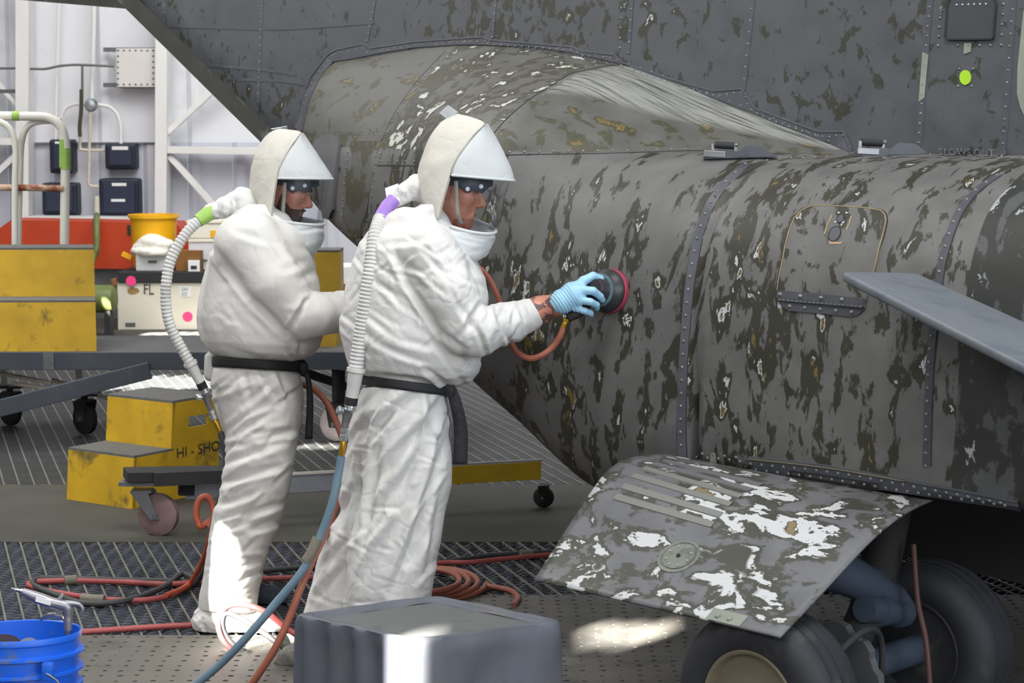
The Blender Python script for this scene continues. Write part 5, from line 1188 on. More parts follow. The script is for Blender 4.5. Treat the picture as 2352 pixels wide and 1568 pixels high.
spec_rear = dict(Y0=YR, sag=7, base=G(545, 1460), seed=4.0,
    label='person in white hooded coverall with green-taped hose and black belt, standing behind the one sanding', body_box=(430, 340, 930, 900), head_rot=(-.2, .36), nose=(718, 474, -2),
    body=[([(580, 590, -110), (685, 728, -140), (790, 716, -60), (846, 708, 10)], [52, 40, 28, 25]), ([(600, 590, 110), (690, 725, 160), (800, 722, 160), (850, 715, 150)], [52, 40, 27, 25]), ([(590, 650, 0), (592, 720, 0), (592, 800, 0)], [85, 90, 86])], chest=(602, 640, 0),
    beard=dict(top=-.046, cheek=.012, slope=.25, back=-.9, t=.0075), hair=M['hair_dark'],
    suit_box=(420, 470, 900, 1440), shear=.05, xc=590,
    torso=[(456, 588, 626, 78, 0), (476, 580, 632, 86, 0), (492, 562, 645, 90, 0), (502, 552, 665, 94, 0), (515, 545, 695, 112, 0), (532, 516, 706, 140, 0), (549, 503, 712, 152, 0), (570, 490, 718, 160, 0), (605, 477, 724, 166, 0), (650, 465, 734, 172, 0), (698, 455, 740, 176, 0), (735, 451, 742, 176, 0), (762, 454, 742, 175, 0), (790, 463, 735, 170, 0), (810, 478, 718, 158, 0), (824, 500, 690, 130, 0)],
    suit_caps=[([(572, 566, -116), (630, 650, -150), (684, 727, -150)], [82, 66, 54], 16), ([(690, 727, -148), (720, 722, -140), (785, 716, -66), (848, 708, 6)], [51, 50, 46, 38], 10), ([(600, 566, 118), (690, 722, 160)], [80, 54], 18), ([(690, 722, 160), (800, 720, 160), (846, 716, 152)], [48, 42, 36], 10),
               ([(640, 515, -46), (590, 500, -55), (555, 500, -35)], [30, 32, 26], 16), ([(640, 515, 46), (590, 498, 55), (560, 498, 35)], [30, 32, 26], 16), ([(484, 822, -10), (482, 862, -8)], [14, 13], 6)],
    leg_y0=830, legs=[(rear_near, 14), (rear_far, 14)], suit_mat=M['suit_smooth'],
    creases_top=[(492, 570, 568, 676, 9, 9), (568, 676, 655, 764, 9, 8), (655, 764, 700, 790, 8, 5), (704, 690, 662, 762, 6, 11), (650, 620, 700, 600, 9, 4), (690, 640, 728, 622, 9, 4), (520, 800, 600, 822, 8, 4), (660, 800, 680, 828, 6, 6), (690, 790, 686, 826, 6, 5), (540, 530, 640, 560, 9, 4), (600, 520, 650, 590, 8, 4), (660, 560, 720, 640, 8, 5)] + rand_creases(10, (480, 560, 720, 800), 40, 50, 70, 9, 2.2, 13),
    crumple_top=(1.6, (.010, .012, .010), 12.0),
    creases_leg=deeper([(500, 905, 560, 860, 8, 6), (560, 930, 620, 880, 8, 6), (515, 1065, 650, 1012, 9, 8), (512, 1110, 640, 1070, 9, 8), (505, 1160, 590, 1130, 9, 7), (560, 1185, 648, 1155, 8, 8), (580, 1215, 636, 1195, 9, 8), (600, 1010, 680, 985, 9, 6), (540, 1000, 600, 955, 9, 5), (500, 1220, 570, 1195, 8, 5), (545, 1310, 600, 1285, 6, 5), (540, 1345, 590, 1322, 6, 5), (480, 1300, 540, 1280, 7, 4), (600, 850, 640, 930, 8, 5), (640, 850, 670, 920, 8, 5), (560, 850, 575, 920, 8, 4)], 1.25) + rand_creases(46, (480, 870, 680, 1380), 150, 28, 95, 6, 4.0, 17),
    crumple_leg=(2.2, (.012, .017, .012), 15.0),
    hood_z=0, hood_back=[(640, 296, 650, 297, 8), (622, 304, 676, 300, 36), (608, 317, 692, 304, 56), (594, 339, 681, 320, 72), (582, 367, 660, 350, 84), (575, 402, 643, 384, 90), (574, 430, 636, 410, 92), (579, 450, 630, 446, 92), (591, 476, 626, 478, 90), (612, 496, 623, 503, 88)],
    hood_brim=[(692, 304, 697, 306, 56), (683, 318, 708, 322, 64), (671, 334, 720, 340, 74), (657, 355, 734, 361, 83), (646, 377, 748, 382, 89), (639, 394, 760, 400, 92), (637, 409, 765, 411, 92)],
    collar=[(618, 498, 745, 514, 82), (614, 510, 745, 526, 86), (618, 528, 744, 550, 88), (628, 548, 730, 576, 84), (644, 560, 706, 588, 74)], visor_low=(624, 503),
    tag=[(622, 295, -12), (659, 289, -6), (661, 298, 6), (634, 300, 6)], headband=((592, 410), (732, 415), 58, 26), snaps=[(672, 432, -54), (700, 426, -36)], chin_strap=[(654, 418, -60), (652, 455, -58), (650, 490, -54), (656, 506, -40)],
    belt=((486, 829), (694, 843), 146, 0, 23), belt_mat=M['belt_black'], knot=(692, 842, -40), belt_end=[(696, 840, -46), (708, 872, -48), (712, 925, -48), (709, 1008, -48)], belt_end_w=(10, 18),
    sleeve_box=[(440, 410, -90), (640, 540, 70)], sleeve=[(482, 488, -30), (520, 476, -28), (555, 466, -20), (595, 478, -8)], sleeve_r=[17, 22, 32, 30],
    hose=[(460, 503, -45), (424, 540, -62), (392, 598, -72), (381, 660, -76), (383, 715, -78), (394, 755, -78), (414, 795, -76), (436, 832, -72)], hose_r=12.5, tape=[(490, 483, -32), (474, 494, -38), (455, 507, -47)], tape_r=[16, 17, 15], tape_mat=M['tape_green'],
    cuff=((437, 834, -72), (460, 878, -66)), valve=[(474, 912, -60), (480, 932, -58), (493, 966, -56), (506, 992, -54)], valve_knob=(459, 912, -64),
    gloves=[dict(lo=(820, 650, -60), hi=(960, 780, 90), cuff0=(844, 708, 2), wrist=(862, 707, 14), knuck=(886, 704, 30), rw=24, rp=27, fingers=[([(890, 690, 36), (904, 684, 44), (914, 686, 50)], 9.5), ([(894, 700, 34), (910, 698, 44), (920, 700, 50)], 9.5), ([(894, 710, 34), (910, 711, 42), (919, 714, 48)], 9.5), ([(888, 719, 34), (900, 723, 40), (908, 727, 45)], 8.5)], thumb=([(868, 696, 24), (880, 680, 36), (890, 672, 42)], 9.5)),
            dict(lo=(820, 650, 80), hi=(960, 780, 220), cuff0=(846, 716, 152), wrist=(864, 715, 150), knuck=(888, 713, 148), rw=23, rp=26, fingers=[([(892, 700, 150), (906, 695, 152), (916, 696, 156)], 9.5), ([(896, 709, 148), (912, 708, 150), (922, 710, 154)], 9.5), ([(896, 718, 146), (911, 720, 148), (920, 723, 152)], 9.5), ([(890, 727, 146), (902, 731, 148), (910, 735, 150)], 8.5)], thumb=([(872, 706, 150), (884, 692, 158), (894, 686, 164)], 9.5))],
    boots=[dict(name='boot_cover', mat=M['bootcover'], lo=(410, 1350, -130), hi=(700, 1500, 60), ch=[(522, 1380, -36), (500, 1428, -38), (590, 1436, -40), (630, 1444, -42)], r=[62, 46, 36, 26], ell=[((478, 1428, -38), (36, 36, 38))], cr=4.0),
           dict(name='boot', mat=M['boot_dark'], lo=(510, 1320, 150), hi=(700, 1430, 310), ch=[(560, 1345, 228), (565, 1368, 230), (620, 1374, 228), (642, 1380, 228)], r=[40, 34, 28, 20])])
front_person = person(spec_front); mk('hose_tag', pts_w([(884, 432, -26), (914, 421, -26), (918, 448, -26), (889, 462, -26)], YF), [(0, 1, 2, 3)], M['snap'], front_person, False); rear_person = person(spec_rear)

# ---- orbital sander held against the skin
sc_ = empty('sander', sp_, 'black round air sander with red pad, held by a blue glove', 'sander')
R0 = 52*mF
MB().lathe(sp_, sn_, [(R0*1.0, .003), (R0*1.0, .014), (R0*.97, .017), (0, .017)], 48).lathe(sp_, sn_, [(R0*.99, .0005), (R0*.99, .003)], 40).build('sanding_pad', simple('pad_red', lin(150, 52, 74), .7, var=.12, scale=30, bmp=.1), sc_)
MB().lathe(sp_, sn_, [(R0*.9, .017), (R0*.98, .021), (R0*.97, .03), (R0*.90, .038), (R0*.78, .052), (R0*.62, .058), (R0*.56, .066), (R0*.56, .09), (R0*.5, .10), (0, .103)], 40).build('sander_body', simple('sander_black', lin(44, 45, 50), .42, var=.1, scale=20, bmp=.05), sc_, angle=30)
MB().lathe(sp_, sn_, [(R0*.72, .0545), (R0*.74, .058), (R0*.62, .0605)], 36).build('shroud_ring', simple('teal_grey', lin(84, 108, 116), .5, bmp=0), sc_)
MB().lathe(sp_+sn_*.1, sn_, [(R0*.5, 0), (R0*.48, .008), (R0*.3, .016), (0, .018)], 24).build('palm_cap', M['belt_black'], sc_)
ha, hb2 = pw((1335, 712, wS-55), YF), pw((1304, 730, wS-62), YF)
MB().tube([sp_+sn_*.075, ha, hb2], [.02, .018, .015], 14).build('inlet_handle', M['belt_black'], sc_)
b0, b1 = pw((1302, 731, wS-62), YF), pw((1293, 752, wS-60), YF)
MB().lathe(b0, b1-b0, [(.011, 0), (.011, .01), (.0085, .012), (.0095, .016), (.0095, (b1-b0).length)], 14).build('brass_coupling', M['brass'], sc_)

# ================================================================== things on and around the floor
M['yellow'] = simple('yellow_paint', lin(196, 158, 34), .5, var=.16, scale=5, bmp=.06, dirt=lin(104, 92, 48), dirt_amt=.56, dirt_scale=4.5)
M['tread'] = simple('grey_tread', lin(98, 98, 96), .85, var=.15, scale=30, bmp=.2)
M['frame_dark'] = simple('frame_slate', lin(74, 80, 90), .42, .2, var=.2, scale=3, bmp=.05, dirt=lin(110, 116, 124), dirt_amt=.6, dirt_scale=3)
M['deck'] = simple('deck_dark', lin(84, 86, 88), .7, .1, var=.12, scale=8, bmp=.1)
M['rail_white'] = simple('rail_white', lin(222, 220, 212), .45, var=.06, scale=6, bmp=.05, dirt=lin(150, 120, 92), dirt_amt=.66, dirt_scale=9)
M['rust'] = simple('rusty_rail', lin(188, 160, 136), .6, var=.2, scale=14, bmp=.1, dirt=lin(132, 66, 34), dirt_amt=.48, dirt_scale=10)
M['silver_rail'] = simple('rail_silver', lin(164, 170, 180), .4, .35, var=.1, scale=8, bmp=.04, dirt=lin(206, 160, 40), dirt_amt=.66, dirt_scale=7)
M['yellow_rail'] = simple('rail_yellow', lin(248, 206, 40), .45, var=.08, scale=8, bmp=.04, dirt=lin(168, 176, 188), dirt_amt=.66, dirt_scale=8)
M['caster_pink'] = simple('caster_mauve', lin(128, 104, 104), .6, var=.15, scale=20, bmp=.06)
M['caster_pale'] = simple('caster_pale', lin(196, 184, 184), .5, var=.1, scale=20, bmp=.04)
M['cream_pipe'] = simple('cream_pipe', lin(206, 200, 182), .5, var=.08, scale=20, bmp=0)
M['conduit_grey'] = simple('conduit_grey', lin(112, 118, 114), .45, .4, var=.12, scale=12, bmp=0)
M['galv'] = simple('galvanised', lin(112, 114, 118), .5, .5, var=.2, scale=30, bmp=0)
M['navy'] = simple('navy_enclosure', lin(34, 42, 64), .5, var=.12, scale=6, bmp=0)
M['navy_edge'] = simple('navy_rim', lin(26, 32, 52), .5, var=.12, scale=6, bmp=0)
M['paper'] = simple('label_white', lin(232, 234, 234), .6, var=.03, bmp=0)
M['jbox'] = simple('pale_box', lin(222, 218, 214), .5, var=.04, scale=4, bmp=0)
M['orange'] = simple('orange_red', lin(190, 62, 22), .5, var=.08, scale=3, bmp=.02)
M['bin_yellow'] = simple('bin_yellow', lin(240, 180, 20), .4, var=.05, bmp=0)
M['towel'] = simple('towel_white', lin(240, 236, 226), .9, var=.05, bmp=.3)
M['tub'] = simple('tub_translucent', lin(216, 216, 220), .4, var=.06, bmp=0)
M['tub_lid'] = simple('tub_cream', lin(232, 228, 212), .45, var=.05, bmp=0)
M['card'] = simple('cardboard', lin(132, 92, 44), .8, var=.12, bmp=.05)
M['crate'] = simple('crate_white', lin(226, 220, 204), .55, var=.05, scale=4, bmp=.02, dirt=lin(190, 172, 142), dirt_amt=.64, dirt_scale=6)
M['lid_black'] = simple('lid_black', lin(40, 40, 44), .7, var=.2, bmp=.1)
M['pink'] = simple('pink_sticker', lin(255, 70, 140), .5, var=.02, bmp=0)
M['stain'] = simple('brown_stain', lin(160, 128, 84), .8, var=.25, scale=30, bmp=0)
M['marker'] = simple('marker_black', lin(52, 54, 54), .7, var=.1, bmp=0)
M['olive'] = simple('olive_green', lin(104, 116, 62), .5, var=.12, scale=6, bmp=0)
M['bucket'] = simple('bucket_blue', lin(20, 96, 214), .42, var=.08, scale=6, bmp=.05, dirt=lin(92, 106, 128), dirt_amt=.57, dirt_scale=11)
M['cast'] = simple('cast_aluminium', lin(150, 150, 158), .42, .7, var=.08, scale=14, bmp=.05)
M['disc_dark'] = simple('disc_maroon', lin(70, 58, 66), .9, var=.12, bmp=.05); M['disc_grey'] = simple('disc_grey', lin(128, 136, 148), .8, var=.08, bmp=.05)
M['hose_red'] = simple('hose_red', lin(158, 76, 76), .55, var=.1, scale=12, bmp=.05, dirt=lin(122, 60, 58), dirt_amt=.58)
M['hose_orange'] = simple('hose_orange', lin(176, 82, 54), .5, var=.12, scale=9, bmp=.05, dirt=lin(150, 74, 52), dirt_amt=.56)
M['hose_brown'] = simple('hose_brown', lin(150, 88, 70), .55, var=.12, scale=9, bmp=.05, dirt=lin(132, 72, 60), dirt_amt=.55)
M['hose_dark'] = simple('hose_charcoal', lin(62, 64, 65), .6, var=.12, scale=12, bmp=.05)
M['hose_blue'] = simple('hose_blue_grey', lin(98, 122, 138), .5, var=.08, scale=12, bmp=.05)
M['tape_grey'] = simple('tape_taupe', lin(112, 108, 96), .6, var=.15, scale=18, bmp=.25)
M['box_grey'] = simple('step_box_plastic', lin(86, 90, 100), .62, var=.2, scale=7, bmp=.22, dirt=lin(104, 101, 92), dirt_amt=.54, dirt_scale=4.5, stretch=(1, 1, .35))
M['box_top'] = simple('step_box_top', lin(92, 94, 95), .7, var=.1, scale=5, bmp=.25, dirt=lin(80, 82, 84), dirt_amt=.55)

# ---- grey moulded step box in the foreground
HB = .385
cor = [G(664, 1411, HB), G(1000, 1364, HB), G(1302, 1426, HB), G(992, 1470, HB), G(910, 1464, HB)]
def round_poly(c, r, n=7):
    out = []
    for i, p in enumerate(c):
        a = (c[i-1]-p); b = (c[(i+1) % len(c)]-p); rr = min(r, a.length*.4, b.length*.4); pa = p+a.normalized()*rr; pb = p+b.normalized()*rr
        for k in range(n+1): t = k/n; out.append(pa*(1-t)**2+p*2*t*(1-t)+pb*t*t)
    return out
def densify(pl, step):
    out = []
    for i, p in enumerate(pl):
        q = pl[(i+1) % len(pl)]; k = max(1, int((q-p).length/step))
        for j in range(k): out.append(p+(q-p)*(j/k))
    return out
per = densify(round_poly(cor, .045), .012); ctr = sum(per, Vector())/len(per); nper = len(per)
lay = [(.80, -.012), (.84, -.012), (.865, -.004), (.88, .001), (.93, .003), (.972, .0), (.99, -.008), (1.0, -.022), (1.006, -.05)] + [(1.006+.03*k/8, -.05-.33*k/8) for k in range(1, 9)]
vs = []; fs = []
lx = (cor[4]-cor[0]).normalized(); ln = (cor[4]-cor[0]).length; rx = (cor[2]-cor[3]).normalized(); rn = (cor[2]-cor[3]).length
for li, (k, dz) in enumerate(lay):
    for p in per:
        q = ctr+(p-ctr)*k
        if li >= 6:
            u = (p-cor[0]).dot(lx)/ln; dd = abs((p-cor[0]).cross(lx).z)
            if dd < .03 and .06 < u < .94:
                g = .02*(.5+.5*math.sin(u*26))*(1 if li > 7 else .4); q = q+(ctr-p).normalized()*g
            w_ = (p-cor[3]).dot(rx)/rn; d2 = abs((p-cor[3]).cross(rx).z)
            if d2 < .03 and .05 < w_ < .95: q = q+(ctr-p).normalized()*(.008*mnoise.noise((w_*5, li*.35, 1))+.004)
        q = q+Vector((0, 0, dz + .0035*mnoise.noise((q.x*9, q.y*9, li*.3)))); vs.append(q)
fs = [(l*nper+i, l*nper+(i+1) % nper, (l+1)*nper+(i+1) % nper, (l+1)*nper+i) for l in range(len(lay)-1) for i in range(nper)]
box = empty('step_box', (ctr.x, ctr.y, 0), 'grey scuffed plastic step box with a rimmed top in the foreground', 'step')
for i in range(len(vs)): vs[i].z = max(vs[i].z, .002)
mk('box_shell', vs, fs, M['box_grey'], box, angle=60)
mk('top_panel', [ctr+(p-ctr)*.815+Vector((0, 0, -.0125)) for p in per], [tuple(range(nper))], M['box_top'], box, False)

# ---- blue bucket with a blow gun and sanding discs
bc = G(40, 1462, .36); bc.z = .014; R1_ = 142*bc.y/F; BT = Matrix.Rotation(math.radians(-4), 3, 'X'); bax = BT @ Vector((0, 0, 1))
bk = empty('bucket', bc, 'blue plastic bucket with three rim ribs, holding a blow gun and sanding discs', 'bucket')
hB = .36
prof = [(R1_*.86, .006), (R1_*.98, hB-.003), (R1_*1.0, hB), (R1_*1.012, hB-.003), (R1_*1.01, hB-.018), (R1_*.985, hB-.022), (R1_*.975, hB-.05), (R1_*1.05, hB-.055), (R1_*1.05, hB-.062), (R1_*.967, hB-.066), (R1_*.96, hB-.10), (R1_*1.045, hB-.105), (R1_*1.045, hB-.112), (R1_*.95, hB-.116), (R1_*.944, hB-.145), (R1_*1.035, hB-.15), (R1_*1.035, hB-.157), (R1_*.935, hB-.161), (R1_*.88, .0), (R1_*.5, 0), (R1_*.5, .006)]
MB().lathe(bc, bax, prof, 64, True).lathe(bc, bax, [(R1_*.87, .004), (R1_*.87, .008)], 40).build('bucket_shell', M['bucket'], bk, angle=40)
hp0 = P(108, 1543, bc.y-R1_*.9); MB().box(hp0+Vector((0, .012, 0)), (.03, .03, .05), None, .004).build('handle_lug', M['bucket'], bk)
MB().tube([hp0+Vector((0, -.012, 0)), P(122, 1556, bc.y-R1_*.95), P(140, 1575, bc.y-R1_*.95), P(170, 1640, bc.y-R1_*.6)], .0028, 8).build('bail_handle', M['steel'], bk)
YG = bc.y + .02
gp = lambda x, y, d=0.0: P(x*.1582, 1320+y*.1582, YG+d)
gun = empty('blow_gun', gp(985, 1060), 'silver cast blow gun standing nozzle down in the blue bucket', 'air tool')
k_ = YG/F*.1582
MB().tube([gp(325, 235), gp(450, 290), gp(620, 355), gp(760, 405), gp(880, 430), gp(960, 450)], [52*k_, 74*k_, 88*k_, 84*k_, 80*k_, 78*k_], 16).tube([gp(900, 420), gp(975, 470), gp(985, 600), gp(985, 660)], [70*k_, 80*k_, 62*k_, 66*k_], 16).tube([gp(985, 660), gp(985, 800)], [66*k_, 62*k_], 16).tube([gp(960, 420), gp(1060, 415), gp(1150, 430), gp(1195, 480), gp(1195, 530), gp(1160, 575)], [60*k_, 42*k_, 34*k_, 30*k_, 26*k_, 16*k_], 12).tube([gp(850, 370), gp(900, 300), gp(890, 270)], [40*k_, 26*k_, 18*k_], 10).build('gun_body', M['cast'], gun, angle=80)
MB().cyl(gp(985, 795), gp(985, 1120), 46*k_, 16).build('nozzle_tube', M['steel'], gun)
MB().prism([gp(575, 660, -.01), gp(600, 610, -.01), gp(680, 570, -.01), gp(780, 565, -.01), gp(800, 590, -.01), gp(900, 600, -.01), gp(910, 655, -.01), gp(820, 655, -.01), gp(740, 625, -.01), gp(660, 630, -.01), gp(600, 670, -.01)], (0, .02, 0)).build('trigger', M['chrome'], gun, False)
MB().prism([gp(800, 590, -.006), gp(830, 520, -.006), gp(900, 530, -.006), gp(925, 600, -.006)], (0, .012, 0)).build('trigger_arm', M['cast'], gun, False)
d_ = gp(140, 200)-gp(330, 240); MB().lathe(gp(330, 235), d_, [(34*k_, 0), (34*k_, .007), (22*k_, .008), (22*k_, .012), (30*k_, .013), (30*k_, .018), (18*k_, .02), (18*k_, .026), (26*k_, .028), (20*k_, .032), (14*k_, .034)], 12).build('plug_nipple', M['chrome'], gun)
lb = [gp(525, 318, -.0185), gp(745, 372, -.0185), gp(730, 445, -.0185), gp(510, 385, -.0185)]; MB().prism(lb, (0, .006, 0)).build('gun_label', M['paper'], gun, False)
for x, nm, mt, rr, lab in ((11, 'sanding_disc', M['disc_dark'], 50, 'dark maroon sanding disc leaning inside the blue bucket, left one'), (66, 'sanding_disc', M['disc_grey'], 27.5, 'pale grey sanding disc leaning inside the blue bucket, right of the dark disc')):
    c = P(x, 1455+rr if rr > 30 else 1491, bc.y-.02); r = rr*bc.y/F
    o = MB().lathe(c, Vector((.1, -1, .25)), [(r, 0), (r, .006), (r*.2, .0065), (0, .0065)], 36).build(nm, mt, None); tag(o, lab, 'sanding disc', 'sanding discs in the bucket')

# ---- hoses
def hose(name, pts, r, mat, label, tapes=(), cat='hose', group='air hoses on the floor'):
    """pts: world points"""
    o = MB().tube(pts, r, 12, True, 8).build(name, mat, None, angle=80); tag(o, label, cat, group)
    for i, a in enumerate(tapes): MB().tube(a[0], a[1], 14).build('hose_tape', M['tape_grey'], o, angle=60)
    return o
fl = lambda pl, z=.012: [G(x, y, z) for x, y in pl]
hose('air_hose', fl([(470, 1292), (440, 1335), (400, 1364), (340, 1377), (270, 1378), (205, 1372), (140, 1362), (92, 1352), (66, 1344), (74, 1336), (110, 1334), (180, 1333), (280, 1336), (380, 1341), (470, 1336), (600, 1329), (730, 1325), (860, 1318)], .014) , .0115, M['hose_red'], 'red air hose doubled back in a long loop across the left grating',
     [([G(148, 1333, .016), G(176, 1331, .016)], .02), ([G(190, 1374, .018), G(215, 1377, .018), G(240, 1378, .018)], .021)])
hose('air_hose', fl([(600, 1313), (470, 1332), (420, 1318), (380, 1345), (320, 1370), (260, 1383), (190, 1384), (130, 1366), (90, 1350), (74, 1340), (84, 1330), (120, 1327), (200, 1329), (300, 1332), (400, 1333)], .02), .0115, M['hose_dark'], 'charcoal air hose taped beside the looped red hose on the grating')
hose('air_hose', [G(590, 1312, .012), G(680, 1303, .012), G(800, 1300, .012), G(1000, 1291, .012), G(1130, 1275, .012), G(1260, 1268, .012), G(1420, 1262, .012)], .011, M['hose_dark'], 'black air hose running along the grating behind both people', [([G(1196, 1273, .014), G(1222, 1271, .014)], .02)])
hose('air_hose', [G(860, 1322, .012), G(1000, 1294, .014), G(1080, 1291, .014), G(1150, 1284, .014), G(1260, 1274, .014), G(1420, 1266, .014)], .0105, M['hose_red'], 'red air hose running beside the black one behind the front legs')
hose('air_hose', fl([(120, 1458), (200, 1450), (300, 1443), (400, 1437), (500, 1433), (600, 1430)]), .011, M['hose_red'], 'single red air hose lying straight between the bucket and the white boot cover')
cl = []
for i in range(58):
    a = i*.42; rx_, ry_ = 118-1.0*i, 37-.25*i; cl.append((1000+rx_*math.cos(a)-.4*i, 1340+ry_*math.sin(a)-.15*i))
hose('coiled_hose', [G(1180, 1390, .012), G(1190, 1372, .012), G(1170, 1355, .012), G(1120, 1345, .014)] + [G(x, y, .014+.0011*i) for i, (x, y) in enumerate(cl)], .0115, M['hose_brown'], 'brownish red air hose lying in a coil behind the front legs')
hose('air_hose', [P(452+20*math.cos(a)+19, 1176-36*math.sin(a), 7.34+.02*math.sin(a)) for a in [math.tau*i/16-1.2 for i in range(15)]] + [P(489, 1196, 7.36), P(481, 1240, 7.45), P(466, 1290, 7.6), P(440, 1335, 7.75)] + fl([(420, 1352), (380, 1368)], .02), .0125, M['hose_orange'], 'orange air hose with a small hanging loop beside the rear white leg')
hose('air_hose', [P(650, 868, 7.35), P(694, 882, 7.42), P(726, 897, 7.45), P(753, 928, 7.45), P(772, 968, 7.42), P(790, 1020, 7.35), P(800, 1080, 7.25), P(785, 1135, 7.05), P(768, 1178, 6.85), P(742, 1236, 6.62), P(716, 1291, 6.5), P(690, 1352, 6.44), P(664, 1420, 6.42), P(630, 1492, 6.4), P(584, 1562, 6.4), P(548, 1606, 6.4)], .0125, M['hose_brown'], 'reddish air hose arching behind the rear person and down to the front left floor')
vv_ = spec_front['valve'][3]; b_end = pw(vv_, YF)
hose('air_hose', [b_end, P(776, 1095, b_end.y), P(764, 1150, 6.44), P(742, 1215, 6.44), P(712, 1282, 6.43), P(680, 1330, 6.42), P(636, 1382, 6.42), P(560, 1470, 6.4), P(500, 1530, 6.4), P(440, 1578, 6.4), P(390, 1612, 6.38)], .0135, M['hose_blue'], 'blue grey air line running from the front belt valve down to the floor', [([P(730, 1236, 6.435), P(716, 1268, 6.43), P(704, 1288, 6.43)], .0185)])
v_r = pw(spec_rear['valve'][3], YR)
hose('air_hose', [v_r, P(514, 1016, v_r.y), P(520, 1060, v_r.y), P(515, 1100, v_r.y+.01), P(505, 1150, v_r.y+.06), P(490, 1200, 7.28), P(478, 1290, 7.5), P(450, 1340, 7.7)], .0115, M['hose_dark'], 'black air line hanging from the rear belt valve behind the leg')
YL = 6.86
hose('air_hose', [P(700, 1470, 6.8), P(655, 1440, YL), P(615, 1408, YL), P(570, 1390, YL), P(530, 1390, YL), P(506, 1412, YL), P(503, 1446, YL-.01), P(522, 1482, YL-.02), P(566, 1512, YL-.03), P(615, 1530, YL-.04), P(665, 1546, 6.72), P(720, 1552, 6.68)], .0105, M['hose_red'], 'sunlit red hose standing in a loop in front of the white boot cover', [([P(566, 1505, YL-.035), P(590, 1516, YL-.04), P(604, 1521, YL-.04)], .024)])
hose('air_hose', [P(720, 1520, 6.76), P(660, 1492, 6.83), P(610, 1456, YL), P(560, 1424, YL), P(524, 1408, YL), P(512, 1420, YL), P(514, 1450, YL), P(536, 1480, YL-.01), P(580, 1504, YL-.02), P(630, 1520, YL-.03), P(690, 1530, 6.74)], .0105, M['hose_dark'], 'charcoal hose looped inside the sunlit red one by the boot cover')
hs = [b1+(b1-b0)*.0, P(1288, 768, b1.y), P(1272, 794, b1.y+.01), P(1246, 815, b1.y+.01), P(1216, 823, b1.y+.02), P(1186, 806, b1.y+.04), P(1168, 770, b1.y+.08), P(1155, 715, 6.86), P(1138, 668, 6.88), P(1116, 630, 6.88), P(1085, 612, 6.9), P(1052, 650, 6.92), P(1030, 800, 6.95), P(1012, 1000, 7.0), P(1000, 1180, 7.1), G(985, 1340, .05)]
hose('air_hose', hs, .0105, M['hose_brown'], 'brownish red air hose curving from the sander under the sleeve', group=None)

# ---- casters
def caster(root, c, r, w, wmat, fmat, axis=(.15, 1, 0), plate_z=None, lean=(0, 0, 0)):
    a = Vector(axis).normalized(); c = Vector(c); ft = c+Vector((0, 0, r*1.15))+Vector(lean)
    wh = MB().lathe(c, a, [(r*.25, -w*.55), (r*.8, -w*.5), (r, -w*.32), (r, w*.32), (r*.8, w*.5), (r*.25, w*.55)], 32).build('caster_wheel', wmat, root)
    MB().cyl(c-a*w*.9, c+a*w*.9, r*.14, 10).build('caster_axle', M['steel'], wh)
    mb = MB()
    for s in (-1, 1): mb.prism([c+a*s*w*.72+Vector((-r*.2, 0, -r*.18)), c+a*s*w*.72+Vector((r*.2, 0, -r*.18)), ft+a*s*w*.72+Vector((r*.42, 0, 0)), ft+a*s*w*.72+Vector((-r*.42, 0, 0))], a*s*w*.12)
    mb.box(ft, (r*.95, w*1.7, r*.12)); mb.build('caster_fork', fmat, root, False)
    if plate_z: MB().cyl(ft, Vector((ft.x, ft.y, plate_z)), r*.22, 12).build('caster_stem', fmat, root)
# ---- low dolly with a long painted rail
e0, e1 = P(425, 1123, 8.97), P(1240, 1078, 9.44); zb = e0.z
dl = empty('dolly', ((e0.x+e1.x)/2, (e0.y+e1.y)/2, 0), 'low wheeled dolly with a chipped silver and yellow rail behind the people', 'dolly')
mid = e0+(e1-e0)*.66
MB().beam(e0, mid, .05, .088, bev=.004).build('silver_rail', M['silver_rail'], dl, False); MB().beam(mid, e1, .05, .088, bev=.004).build('yellow_rail', M['yellow_rail'], dl, False)
dv = (e1-e0).normalized(); dn = Vector((-dv.y, dv.x, 0))
MB().beam(e0+Vector((0, 0, .05))-dn*.03, e1+Vector((0, 0, .05))-dn*.03, .008, .012).build('rail_lip', M['rail_white'], dl, False)
pA, pB = P(288, 1090, 8.8), P(530, 1086, 8.95)
MB().beam(pA, pB, .16, .045, bev=.003).beam(pA+Vector((.14, -.06, -.01)), pB+Vector((.1, -.06, 0)), .03, .06).build('end_plate', M['lid_black'], dl, False)
MB().box(P(330, 1106, 8.85), (.2, .14, .018)).build('mounting_plate', M['steel'], dl, False); MB().beam(P(410, 1116, 8.93), P(446, 1116, 8.95), .05, .08).build('rail_end', M['lid_black'], dl, False)
cw = G(367, 1226, 0); r_ = 49*cw.y/F
caster(dl, (cw.x, cw.y-.02, r_), r_, .05, M['caster_pink'], M['steel'], (.28, 1, 0), None, (-.07, 0, 0))
c2 = e1+dv*.02; caster(dl, (c2.x, c2.y+.03, .05), .05, .035, M['belt_black'], M['lid_black'], (.3, 1, 0))
